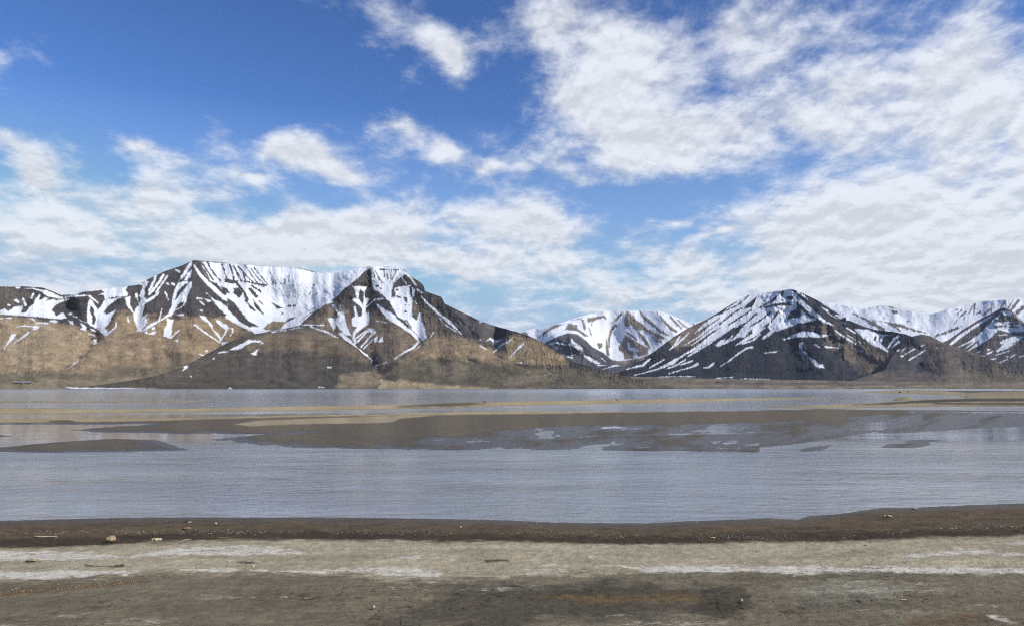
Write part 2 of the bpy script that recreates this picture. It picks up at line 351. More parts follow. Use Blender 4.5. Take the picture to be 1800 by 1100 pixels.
exec_lists = {}
exec_lists['A'] = [
 S('a', [(0,100),(270,100)], 9),
 P('a', [(0,415),(60,395),(110,420),(200,370),(300,355),(300,400),(280,450),(350,440),(380,380),(440,340),(480,250),(520,200),(540,215),(500,300),(600,240),(640,255),(600,300),(720,260),(740,290),(820,260),(920,255),(900,285),(800,310),(720,360),(680,420),(720,450),(740,490),(830,440),(850,470),(880,515),(800,530),(600,515),(480,500),(330,490),(150,475),(0,470)]),
 P('a', [(320,130),(440,120),(540,150),(620,150),(720,200),(800,235),(920,215),(1050,170),(1250,130),(1060,180),(1000,215),(1180,215),(1240,260),(1300,310),(1290,330),(1200,265),(1160,225),(930,245),(780,265),(700,250),(620,235),(540,170),(440,140)], rag=.5),
 P('a', [(1060,175),(1260,130),(1480,115),(1680,100),(1660,150),(1690,195),(1680,230),(1560,240),(1450,250),(1380,290),(1370,215),(1300,215),(1380,180),(1340,150),(1200,160)]),
 P('a', [(1370,290),(1450,260),(1640,240),(1560,260),(1430,360),(1370,440),(1400,470),(1530,410),(1480,490),(1440,590),(1380,640),(1430,700),(1440,745),(1370,735),(1280,660),(1130,575),(960,490),(1010,490),(1060,555),(1150,575),(1145,470),(1160,320),(1180,270),(1210,280),(1290,400),(1330,370)]),
 P('a', [(1190,350),(1240,400),(1240,470),(1265,510),(1245,600),(1215,595),(1220,510),(1185,430)], -1),
 P('a', [(1420,370),(1560,260),(1600,250),(1500,340),(1390,440)], -1),
 S('a', [(1530,580),(1530,630),(1460,690),(1390,740)], 20), P('a', [(1050,570),(1110,600),(1140,640),(1130,690),(1060,660),(1090,640)]),
 P('a', [(1640,250),(1720,240),(1710,330),(1770,460),(1740,440),(1680,370)]),
 P('a', [(370,515),(440,515),(480,570),(560,570),(650,580),(640,594),(480,587),(440,545)]), P('a', [(660,545),(720,540),(780,565),(720,578),(650,565)]),
 P('a', [(0,515),(80,510),(160,500),(150,525),(0,528)]), P('a', [(205,635),(320,605),(400,620),(480,615),(530,630),(480,670),(420,670),(440,640),(340,628)]),
 P('a', [(150,725),(215,725),(190,780),(120,840),(60,925),(50,910),(105,830)]), S('a', [(380,705),(300,765),(180,855)], [26,24,6]),
 P('a', [(180,285),(220,265),(255,300),(250,330),(205,300)]), P('a', [(200,110),(270,105),(260,135),(215,135)]), P('a', [(900,545),(960,555),(970,600),(930,590)]),
 S('a', [(1250,810),(1270,845)], 34), B('a',120,348,16), B('a',930,465,18), S('a', [(310,270),(340,350)], 26), S('a', [(440,200),(420,250)], 26),
 S('a', [(1170,720),(1250,745)], 14), S('a', [(1200,660),(1260,690)], 16),
 P('b', [(940,60),(945,110),(900,180),(870,240),(780,310),(830,220),(900,100)]), P('b', [(940,170),(930,250),(880,300),(850,300),(890,210)]),
 P('b', [(780,320),(860,305),(945,315),(940,370),(910,440),(890,500),(880,550),(830,620),(740,660),(700,720),(640,745),(560,790),(480,840),(400,890),(330,920),(400,850),(480,800),(600,750),(660,690),(700,600),(710,500),(740,400),(760,360)]),
 P('b', [(770,430),(850,350),(860,330),(900,340),(830,430),(760,520),(740,540)], -1), P('b', [(740,640),(800,560),(860,560),(800,630)], -1),
 P('b', [(360,300),(415,320),(380,400),(370,500),(400,530),(480,480),(560,420),(540,460),(480,520),(380,580),(360,640),(340,740),(410,700),(380,760),(420,760),(380,840),(340,900),(320,940),(270,910),(290,880),(250,790),(240,700),(260,640),(310,580),(330,540),(310,480),(340,400)]),
 S('b', [(510,230),(490,300),(430,420)], 28), S('b', [(600,230),(560,300),(500,380),(430,460)], 30), S('b', [(650,240),(590,330),(510,440)], 18), P('b', [(300,345),(380,280),(420,320),(360,360)]),
 P('b', [(330,950),(400,900),(420,930),(510,900),(490,950),(525,975),(430,985)]), P('b', [(450,870),(500,850),(500,880),(460,890)]),
 P('b', [(640,750),(720,770),(700,870),(700,950),(660,1010),(620,1020),(595,970),(610,880),(640,830)]), S('b', [(790,895),(720,960),(650,1015)], 22), P('b', [(720,1040),(770,1005),(785,1030),(740,1060)]),
 P('b', [(630,330),(660,325),(680,360),(640,350)]), P('b', [(690,320),(740,340),(740,360),(700,350)]), S('b', [(625,440),(660,530)], 16), S('b', [(580,640),(550,770)], 14), P('b', [(740,160),(810,180),(800,210),(750,180)]), P('b', [(250,450),(290,450),(290,510),(260,500)]), S('b', [(290,520),(305,580)], 12),
 P('b', [(130,500),(200,490),(195,590),(240,690),(190,640),(150,570)]), S('b', [(170,740),(180,800)], 16),
 S('b', [(970,110),(1050,240),(1150,340),(1250,430),(1340,510),(1450,560),(1560,690),(1650,770)], [14,36,46,56,50,60,80,80]),
 P('b', [(1050,70),(1650,110),(1650,340),(1560,320),(1500,320),(1420,330),(1340,330),(1260,320),(1220,330),(1150,290),(1080,180)]),
 P('b', [(1240,320),(1380,320),(1500,340),(1560,320),(1650,340),(1650,570),(1600,540),(1560,470),(1510,520),(1450,450),(1380,420),(1300,400),(1260,350)]),
 P('b', [(1120,450),(1200,520),(1300,560),(1380,620),(1420,680),(1440,740),(1560,790),(1650,850),(1650,910),(1560,860),(1440,800),(1340,740),(1360,710),(1290,650),(1230,590),(1200,530)]),
 P('b', [(1380,420),(1450,460),(1510,530),(1600,590),(1650,640),(1650,780),(1580,720),(1500,640),(1450,580),(1330,520)]),
 P('c', [(0,80),(400,120),(800,138),(1030,195),(1250,200),(1450,170),(1650,120),(1650,210),(1480,350),(1400,400),(1340,470),(1270,530),(1290,560),(1170,590),(1050,670),(900,800),(870,840),(750,860),(640,885),(500,905),(340,950),(280,890),(150,810),(0,740),(0,330)], rag=.6),
 S('b', [(1000,70),(1110,200),(1150,280)], 22, -1), S('b', [(1040,70),(1090,120),(1200,290)], 20, -1), S('b', [(1130,70),(1160,140),(1240,250),(1290,300)], 17, -1), S('b', [(1310,105),(1340,200),(1370,290)], 16, -1), S('b', [(1450,120),(1500,240),(1530,290)], 15, -1), S('b', [(1590,120),(1650,200)], 13, -1),
 P('b', [(1340,270),(1390,280),(1420,320),(1450,280),(1500,310),(1500,335),(1400,332),(1340,312)], -1),
 P('b', [(1290,370),(1370,390),(1400,450),(1330,430)], -1), P('b', [(1450,390),(1500,390),(1550,440),(1510,510),(1460,450)], -1),
 S('b', [(1000,510),(1060,515)], 18), P('b', [(1090,515),(1190,540),(1150,560)]), S('b', [(1040,545),(1090,590)], 18), P('b', [(1040,655),(1070,650),(1070,680)]), P('b', [(760,710),(850,690),(845,725),(790,720)]),
 P('b', [(1035,715),(1110,735),(1190,830),(1200,880),(1270,940),(1310,1000),(1290,1010),(1220,930),(1180,870),(1130,800),(1060,760)]), P('b', [(1230,755),(1310,800),(1390,850),(1380,890),(1330,970),(1290,1040),(1380,1030),(1360,1090),(1320,1090),(1280,1020),(1340,930),(1350,890),(1250,810)]), S('b', [(1390,870),(1440,875),(1435,920),(1412,960)], 14), S('b', [(980,830),(1100,920),(1290,1045)], [20,18,12]),
 P('c', [(0,510),(80,560),(150,660),(250,780),(380,850),(280,850),(270,860),(150,790),(60,700),(0,640)], -1, .6),
 S('c', [(25,110),(60,200),(80,290)], 22, -1), S('c', [(70,115),(130,230),(170,305)], 18, -1), S('c', [(130,130),(180,180),(220,290)], 17, -1), S('c', [(215,130),(270,200),(330,290),(385,355)], 12, -1), S('c', [(320,145),(400,240),(490,350)], 12, -1), S('c', [(185,190),(260,270),(330,340)], 12, -1), S('c', [(270,140),(350,250),(450,350)], 8, -1), S('c', [(505,170),(560,300)], 8, -1),
 P('c', [(0,275),(60,290),(130,300),(120,330),(0,325)], -1), S('c', [(200,305),(340,335),(470,355)], 18, -1, 2), S('c', [(545,325),(590,330)], 12, -1),
 S('c', [(705,240),(700,330)], 6, -1, 1.5), S('c', [(745,240),(745,310)], 5, -1, 1.5), B('c',795,345,9,-1), B('c',642,332,7,-1), B('c',885,350,6,-1),
 P('c', [(80,385),(140,390),(180,460),(140,510),(70,450)], -1), S('c', [(120,340),(200,440),(240,530)], 30, -1), S('c', [(270,400),(350,490)], 40, -1, 1.6), S('c', [(290,360),(400,430)], 20, -1, 1.5), S('c', [(220,540),(280,620),(335,660)], [13,36,13], -1), S('c', [(310,530),(360,620),(430,700)], [13,36,13], -1), S('c', [(380,540),(430,590)], 12, -1),
 P('c', [(520,555),(680,630),(600,640),(570,600)], -1, .5), P('c', [(640,670),(680,690),(640,725),(660,695)], -1, .5), B('c',747,602,17,-1), B('c',808,602,15,-1), S('c', [(1050,345),(1040,375)], 16, -1), S('c', [(1160,345),(1115,375)], 12, -1), S('c', [(1340,350),(1320,370)], 12, -1), S('c', [(1005,440),(990,465)], 8, -1), S('c', [(1100,440),(1070,465)], 8, -1),
 P('c', [(440,870),(480,820),(560,785),(690,795),(760,745),(810,735),(800,755),(700,810),(640,880),(560,900),(460,890)], -1, .5),
 S('c', [(1160,595),(1000,690),(880,790)], 5, -1, .5), S('c', [(1050,625),(985,665)], 7, -1, .5),
 S('c', [(900,830),(1160,832)], 12), S('c', [(1010,855),(1180,905),(1330,975)], [9,16,9]), S('c', [(530,915),(900,860)], 7, 1, 1.6),
 P('d', [(0,170),(200,170),(440,100),(520,85),(960,90),(1040,150),(1100,195),(1190,325),(1160,320),(1100,240),(1050,190),(980,230),(900,310),(880,400),(880,460),(930,480),(1000,480),(1050,560),(1130,560),(1130,700),(1190,750),(1215,650),(1245,650),(1240,720),(1260,760),(1300,900),(1305,950),(1260,985),(1200,930),(1130,860),(1040,740),(960,700),(900,600),(860,520),(790,470),(720,390),(660,370),(640,270),(630,120),(560,150),(480,230),(380,310),(270,380),(200,440),(0,610)]),
 P('d', [(640,110),(560,150),(480,230),(385,310),(520,300),(500,250),(540,190),(600,180),(580,300),(560,320),(630,330),(660,370),(640,270)], -1, .6),
 S('d', [(650,130),(680,220)], 12, -1), S('d', [(690,150),(740,250),(790,300)], 12, -1), S('d', [(790,130),(800,220)], 12, -1), S('d', [(830,180),(840,240)], 15, -1), S('d', [(875,130),(875,280)], 7, -1), S('d', [(940,140),(890,260)], 7, -1), S('d', [(1000,180),(900,300)], 7, -1), S('d', [(720,130),(960,135)], 8, -1, 2.0),
 P('d', [(1030,200),(1100,230),(1190,340),(1100,330),(1010,310),(920,330),(980,240)], -1), S('d', [(1010,230),(1060,300)], 18),
 P('d', [(920,350),(1100,320),(1170,380),(1150,460),(1130,560),(1050,560),(900,480)]), B('d',710,330,14,-1), B('d',755,360,10,-1), B('d',950,375,12,-1), B('d',1055,637,11,-1),
 P('d', [(1030,460),(1070,470),(1070,540),(1040,510)], -1), P('d', [(890,390),(930,400),(920,480),(890,450)], -1), S('d', [(1110,345),(1120,440)], 24, -1, 1.5), P('d', [(940,440),(1000,460),(990,480),(940,460)], -1), S('d', [(720,400),(800,470),(830,560)], 17, -1), S('d', [(1060,740),(1120,830)], 12, -1),
 P('d', [(700,545),(740,560),(800,610),(900,660),(960,730),(1060,810),(1150,880),(1220,950),(1200,960),(1080,880),(940,790),(830,720),(760,640),(720,580)]), S('d', [(960,740),(1220,990)], 18), S('d', [(720,490),(770,480)], 22),
 P('d', [(410,330),(590,335),(560,390),(560,470),(620,480),(570,580),(570,640),(610,650),(620,700),(600,790),(540,830),(450,900),(440,940),(460,1010),(440,1050),(410,960),(420,880),(460,820),(410,810),(400,730),(440,690),(425,570),(445,570),(480,700),(520,690),(530,600),(400,490),(420,470),(490,490),(540,560),(545,400),(500,360),(480,480),(460,470),(440,380)], rag=.6),
 S('d', [(690,485),(570,590)], 12),
 P('d', [(150,550),(200,545),(240,640),(270,640),(230,560),(260,560),(310,660),(330,760),(350,830),(400,930),(330,920),(260,850),(200,780),(100,715),(200,710),(240,730),(230,650)]), P('d', [(110,720),(170,740),(210,810),(180,865),(150,800)]), S('d', [(265,900),(330,970),(480,1095)], [36,28,18]),
 S('d', [(670,850),(580,880),(470,1000)], 20, 1, .5), S('d', [(640,840),(540,890),(450,960)], 17, 1, .5), S('d', [(690,880),(620,940),(515,1060)], 16, 1, .5), S('d', [(650,980),(545,1080)], 12, 1, .5), P('d', [(670,960),(720,920),(700,1000),(680,1005)]), P('d', [(720,990),(775,935),(790,990),(750,1005)]), P('d', [(590,835),(660,845),(695,900),(640,900)]),
 S('d', [(700,745),(830,770)], 9), S('d', [(1195,375),(1250,405)], 22, 1, .6), S('d', [(1240,450),(1300,520),(1430,640),(1530,730),(1650,830)], [10,22,28,16,22], 1, .6), S('d', [(1450,700),(1520,790),(1650,870)], 7, 1, .4), S('d', [(1390,890),(1355,940)], 12), P('d', [(1170,510),(1195,545),(1180,550)]),
 S('d', [(1220,990),(1180,1040),(1090,1100)], 18), S('d', [(1240,1030),(1205,1080)], 20),
 S('e', [(300,340),(400,430),(520,550),(610,610),(690,680),(660,740)], [46,40,26,22,18,12]), S('e', [(1300,430),(1220,520),(1100,580),(980,660)], [28,24,16,12], 1, .5), S('e', [(870,705),(735,750)], 7), P('e', [(1270,530),(1330,460),(1310,520)]), P('e', [(670,560),(700,540),(690,570)]), S('e', [(750,650),(735,660)], 12), P('e', [(670,830),(690,820),(705,855),(675,855)]), S('e', [(720,785),(745,775)], 13), P('e', [(105,762),(170,762),(160,782),(115,782)]),
 S('e', [(0,1025),(75,1030)], 12), S('e', [(250,1056),(380,1054)], 5),
 S('f', [(0,70),(60,130)], 26), S('f', [(90,140),(220,250),(350,390)], [8,25,8], 1, .5), S('f', [(75,180),(150,270),(290,360)], 6, 1, .4), P('f', [(650,475),(690,435),(760,465),(850,455),(760,505),(740,500),(700,455)]), S('f', [(975,445),(850,510),(740,610)], [7,28,9], 1, .5), S('f', [(1100,505),(1020,580),(945,670)], [20,22,7], 1, .5), P('f', [(890,500),(920,490),(925,505)]), S('f', [(580,530),(650,575)], 10), B('f',580,245,11), B('f',1072,737,12), B('f',583,460,8),
 S('h', [(1130,410),(1250,395)], 12), P('h', [(1270,380),(1330,345),(1420,300),(1500,255),(1660,265),(1640,285),(1540,285),(1450,330),(1400,370)]), S('h', [(1420,285),(1530,235)], 11), P('h', [(1530,420),(1570,400),(1630,355),(1600,415),(1610,440),(1550,440)]), B('h',1668,292,12), P('h', [(660,580),(760,565),(765,590),(690,640),(720,595)]), P('h', [(880,425),(990,440),(930,455)]), B('h',990,390,15), S('h', [(870,470),(920,460)], 8), B('h',1080,482,7), B('h',803,698,7), S('h', [(700,545),(860,475)], 6, 1, 1.5),
 S('h', [(0,848),(200,850),(480,857)], [12,12,3], 1, .4), S('g', [(860,750),(1000,763),(1300,763),(1800,768)], [12,20,18,12], 1, .5),
 S('g', [(1025,410),(900,500)], 9), P('g', [(1230,180),(1270,160),(1280,180),(1240,190)]), B('g',1262,130,14), S('g', [(1100,335),(1180,275)], 6, 1, 1.5),
]
exec_lists['C'] = [
 P('i', [(1000,180),(1230,145),(1250,200),(1200,170),(1120,200),(1060,230),(1060,290),(1040,280),(1050,220),(1000,235)], -1), P('i', [(770,210),(920,180),(880,195)], -1),
 P('i', [(440,350),(540,270),(660,260),(600,300),(520,330),(420,400),(340,440),(400,380)], -1, 1.6), P('i', [(740,250),(860,270),(870,320),(1000,410),(960,420),(860,350),(700,330)], -1), S('i', [(930,210),(960,320)], 30, -1, 1.6), S('i', [(1015,310),(1045,400)], 15, -1), P('i', [(1470,100),(1440,150),(1390,210),(1340,230),(1370,180),(1420,130)], -1), S('i', [(1370,270),(1310,340),(1280,450),(1280,560)], [36,32,28,14], -1), S('i', [(1245,450),(1255,560),(1265,660)], [10,32,42], -1), P('i', [(1120,500),(1190,510),(1190,560),(1150,580)], -1),
 P('i', [(1510,80),(1570,140),(1650,220),(1720,280),(1800,350),(1740,330),(1640,340),(1560,250),(1540,300),(1490,290),(1480,210)], -1),
 P('i', [(1490,400),(1560,440),(1680,510),(1800,570),(1800,650),(1650,690),(1590,710),(1480,720),(1470,640),(1410,600),(1410,560),(1440,500)], -1), P('i', [(1520,490),(1545,500),(1560,560),(1640,570),(1670,610),(1630,620),(1670,690),(1600,720),(1600,620),(1530,590)]),
 S('j', [(690,95),(740,170),(820,240),(900,300)], [14,36,54,28], -1), S('j', [(900,300),(1000,390),(1100,440)], 36, -1, 1.5), S('j', [(930,100),(960,135)], 10, -1), S('j', [(980,160),(1060,260),(1150,350),(1220,390)], [10,32,40,28], -1), S('j', [(1130,170),(1230,290),(1290,340)], [18,36,18], -1), S('j', [(1240,220),(1330,310),(1400,340)], [10,22,14], -1), S('j', [(1340,210),(1420,260),(1490,300)], [14,28,18], -1), S('j', [(530,110),(620,190)], 11, -1), S('j', [(560,240),(700,290),(800,370),(860,400)], 52, -1, 2.0), S('j', [(860,400),(960,450),(1060,490)], [18,56,18], -1), P('j', [(860,450),(920,450),(1010,520),(960,560),(880,490)], -1), S('j', [(650,370),(740,470),(800,560),(840,620)], [14,46,46,14], -1), S('j', [(520,410),(610,460),(650,510)], 26, -1),
 P('i', [(430,505),(600,420),(740,375),(860,390),(960,460),(1060,560),(1180,620),(1330,730),(1500,735),(1700,700),(1800,650),(1800,975),(600,975),(430,600)], -1, .7),
 P('i', [(480,520),(590,490),(720,520),(700,527),(590,512),(510,535)]), P('i', [(740,510),(790,500),(780,440),(830,500),(900,530),(950,580),(960,650),(1050,700),(1170,775),(1120,785),(1040,750),(960,690),(900,620),(840,570),(760,540)]), S('i', [(770,560),(795,660)], 16), S('i', [(680,660),(800,700)], 17, 1, 1.5), S('i', [(1180,700),(1235,750)], 13), P('i', [(550,545),(600,560),(590,600)]),
 S('i', [(1130,800),(1240,795)], 13), P('i', [(1200,850),(1350,790),(1430,800),(1280,830)]), P('i', [(90,380),(170,360),(215,385),(210,410),(100,400)], -1), P('i', [(1330,735),(1480,700),(1440,745)], 1),
]
exec_lists['D'] = [
 P('k', [(760,270),(860,210),(1010,110),(1110,90),(1230,80),(1380,60),(1480,50),(1553,130),(1553,280),(1480,310),(1440,400),(1330,480),(1230,480),(1250,420),(1180,480),(1100,560),(1050,560),(1050,500),(960,600),(860,590),(900,480),(830,490),(760,540),(690,590),(560,660),(420,740),(300,790),(160,880),(0,950),(0,930),(100,890),(220,820),(380,720),(480,650),(560,580),(700,480),(600,530),(440,640),(360,690),(540,540),(700,420),(600,490),(460,590),(280,690),(440,580),(560,470),(700,370),(600,430),(480,500),(400,550),(500,440),(620,360),(720,330)], rag=.7),
 S('k', [(1010,130),(880,240),(740,300)], 13, -1), P('k', [(1100,140),(1090,190),(1050,260),(950,280),(1000,220)], -1), S('k', [(1370,90),(1290,180),(1130,265)], [9,27,13], -1), P('k', [(1130,265),(1300,220),(1470,200),(1530,240),(1380,240),(1200,268)], -1), S('k', [(930,270),(800,350),(680,450)], 16, -1, 1.6), S('k', [(1040,290),(900,380),(780,460)], 14, -1, 2), S('k', [(1100,330),(1000,420),(860,500)], 17, -1, 1.6), S('k', [(1260,310),(1150,400),(1040,470)], 17, -1, 1.8), S('k', [(1350,300),(1270,420)], 14, -1, 1.5), B('k',1480,155,30,-1), S('k', [(1400,80),(1390,120)], 18, -1, 1.5), P('k', [(880,480),(950,470),(860,590),(760,640),(690,640),(780,560)], -1),
 P('k', [(630,680),(700,630),(740,615),(730,660),(830,570),(810,620),(960,530),(1040,500),(900,600),(770,660),(650,710)]), P('k', [(860,690),(920,640),(1020,570),(1140,480),(1200,490),(1100,580),(1020,620),(940,665)]), S('k', [(1140,565),(1060,630),(940,670)], 18), S('k', [(1270,550),(1180,610)], 24, 1, 1.5), S('k', [(1553,430),(1400,490),(1280,520)], 34, 1, 1.6), 
 S('k', [(1330,760),(1200,775)], 12), S('k', [(1050,710),(990,720),(870,800),(780,870)], [22,18,18,12]), S('k', [(780,870),(690,925)], 5), S('k', [(610,890),(560,935),(500,945)], [22,20,8]), S('k', [(430,900),(360,935),(100,1010)], [30,16,5]), S('k', [(370,865),(240,910)], 16), S('k', [(290,850),(180,920),(80,950)], 14), S('k', [(740,545),(560,670),(420,750),(310,820)], [9,18,26,9]), S('k', [(230,590),(160,690),(110,740)], [18,14,7]), S('k', [(330,545),(260,620),(160,700),(110,740)], [9,20,20,7]),
 S('k', [(0,1045),(400,1043)], 8, 1, 1.5), S('k', [(640,1062),(830,1050)], 9, 1, 1.5), S('k', [(920,1069),(1240,1071)], 6, 1, 1.5),
 S('j', [(1080,500),(860,680),(700,790),(620,830)], [9,9,22,9]), S('j', [(840,780),(740,870),(430,940)], [26,36,9]), S('j', [(1040,790),(900,870),(830,910)], [18,27,8]), S('j', [(1100,870),(900,940),(620,1015)], [27,18,9]), P('j', [(1050,860),(1180,790),(1300,740),(1170,870)]), S('j', [(560,830),(340,920)], 12), S('j', [(480,890),(200,935)], 7),
 S('l', [(330,60),(440,200),(560,310),(690,410),(810,465)], [8,54,50,34,12]), P('l', [(440,280),(520,360),(620,400),(500,430),(290,450),(180,500),(60,590),(0,620),(0,600),(100,520),(60,480),(200,420),(350,380),(440,370)]), P('l', [(230,620),(360,570),(460,525),(620,545),(640,570),(800,560),(690,600),(500,595),(380,600),(250,628)]), P('l', [(420,710),(430,660),(465,650),(460,700),(450,740),(520,790),(490,800),(450,760)]), P('l', [(515,815),(600,850),(640,910),(690,900),(710,950),(640,945),(600,920),(560,870)]), S('l', [(600,680),(660,712)], 12), S('l', [(720,705),(890,720)], [22,5]), S('l', [(30,775),(160,762)], 11), S('l', [(820,515),(940,600),(1110,700)], [9,25,7], 1, .5), S('l', [(965,570),(1130,665)], 5, 1, .5), S('l', [(960,490),(1060,555)], 13), P('l', [(670,260),(750,290),(740,310),(850,390),(780,350)]), P('l', [(830,350),(920,330),(930,370),(890,390)]), S('l', [(960,395),(1015,405)], 14), S('l', [(920,425),(945,440)], 11), P('l', [(1050,500),(1200,510),(1330,560),(1480,575),(1380,590),(1370,640),(1340,660),(1430,740),(1430,770),(1300,700),(1150,610),(1080,540)]), S('l', [(1290,590),(1280,630)], 22, -1), S('l', [(1340,590),(1330,640)], 18, -1), S('l', [(1550,580),(1500,620),(1430,720)], [26,36,12]), S('l', [(1553,650),(1470,715)], [34,9]), S('l', [(1190,645),(1300,705)], 6, 1, .5), P('l', [(1090,740),(1150,750),(1130,765)]), S('l', [(400,80),(520,170)], 13, 1, 2.5),
]
exec_lists['E'] = [
 S('m', [(830,605),(720,650),(610,710)], 11, 1, .5), S('m', [(840,670),(740,730),(655,780)], 13, 1, .5), B('m',525,668,13), B('m',575,735,15), S('m', [(610,640),(570,680)], 11), S('n', [(45,670),(0,690)], 11), B('n',185,635,7),
]
exec_lists['F'] = [
 S('m', [(0,240),(60,270),(230,350),(360,430)], [8,11,46,36], -1, 2.4), S('m', [(210,310),(330,330)], 7, -1), S('m', [(370,340),(540,380),(740,440),(860,470)], [9,36,22,8], -1, 2.4), S('m', [(430,360),(550,440)], 17, -1, 1.6), P('m', [(430,200),(520,210),(540,240),(470,240)], -1, 2.2), S('m', [(640,330),(660,320)], 11, -1), S('m', [(420,160),(480,175)], 11, -1, 1.5),
 S('n', [(470,195),(420,250)], 12, -1), S('n', [(520,225),(460,270)], 22, -1), S('n', [(600,150),(560,240)], 12, -1), S('n', [(630,130),(610,240)], 17, -1), P('n', [(690,200),(700,240),(640,245)], -1), S('n', [(830,100),(820,180),(740,245)], [6,13,27], -1), S('n', [(820,170),(820,235)], 14, -1), S('n', [(990,95),(920,190)], 12, -1), S('n', [(1080,75),(1020,180)], 11, -1), S('n', [(1140,90),(1050,200)], 30, -1, 1.5), S('n', [(1200,160),(1120,230)], 40, -1, 1.5), S('n', [(420,310),(390,350)], 9, -1), S('n', [(510,290),(490,320)], 9, -1), S('n', [(460,390),(160,510)], 26, -1, 3.2), B('n',415,195,11,-1),
]
exec_lists['G'] = [
 P('n', [(320,600),(440,490),(660,350),(820,260),(850,260),(700,360),(520,480),(350,610)], rag=.5), P('n', [(420,635),(560,560),(720,440),(850,300),(920,250),(900,310),(830,380),(900,430),(830,510),(690,600),(540,680),(640,590),(700,530),(500,660),(600,570)], rag=.6), P('n', [(920,220),(1000,200),(1060,240),(1040,280),(960,250)]), P('n', [(850,350),(960,330),(1150,340),(1200,400),(1200,450),(1030,460),(900,430),(830,480)]),
 S('n', [(1020,360),(1150,350)], 22, -1, 1.5), S('n', [(870,320),(1060,280)], 30, -1, 1.8), S('n', [(860,390),(1000,380)], 17, -1, 1.5), S('n', [(1020,390),(1130,395)], 17, -1, 1.5),
 P('n', [(910,580),(960,540),(1100,500),(1200,510),(1080,600),(1000,650),(890,690),(880,670),(960,600)]), P('n', [(1060,590),(1120,560),(1080,600)], -1), S('n', [(840,680),(770,710)], 16), S('n', [(1020,675),(880,720)], 14), S('n', [(1110,710),(1040,750)], 9), S('n', [(1010,770),(920,810)], 14), S('n', [(740,730),(710,740)], 14), S('n', [(870,765),(820,775)], 14), S('n', [(690,675),(660,690)], 12), S('n', [(1000,740),(1020,738)], 12), S('n', [(1150,745),(1200,730)], 11), S('n', [(1100,260),(1200,330)], 22), B('n',785,660,13), P('n', [(910,490),(980,470),(1010,490),(930,500)]),
]


def snow_field(px, py, ops, base):
    """signed distance in image pixels (positive = snow), clipped, ragged along the fall line"""
    f = np.full(px.shape, 6.0 if base else -6.0)
    rn = 1.1 * fbm(px / 2.6, py / 4.5, 3, 5) + .9 * fbm(px / 7.0, py / 9.0, 2, 41)
    for kind, pts, w, sign, rag in ops:
        a = np.asarray(pts); m = 9.0
        sel = (px > a[:, 0].min() - m) & (px < a[:, 0].max() + m) & (py > a[:, 1].min() - m) & (py < a[:, 1].max() + m)
        if not sel.any(): continue
        x, y = px[sel], py[sel]
        d = poly_sd(x, y, pts) if kind == 'P' else line_sd(x, y, pts, w)
        d = np.clip(d + rag * rn[sel], -6, 6)
        f[sel] = np.maximum(f[sel], d) if sign > 0 else np.minimum(f[sel], -d)
    return f


def zone(col, px, py, pts, colour, soft=6.0, amt=1.0):
    a = np.asarray(pts, float); m = soft * 3 + 8
    sel = (px > a[:, 0].min() - m) & (px < a[:, 0].max() + m) & (py > a[:, 1].min() - m) & (py < a[:, 1].max() + m)
    if not sel.any(): return
    x, y = px[sel], py[sel]
    d = poly_sd(x, y, pts) + soft * 2.0 * fbm(x / 20, y / 9, 5, 77, .62)
    t = (amt * sstep(-soft, soft, d))[..., None]
    col[sel] = col[sel] * (1 - t) + np.asarray(colour) * t


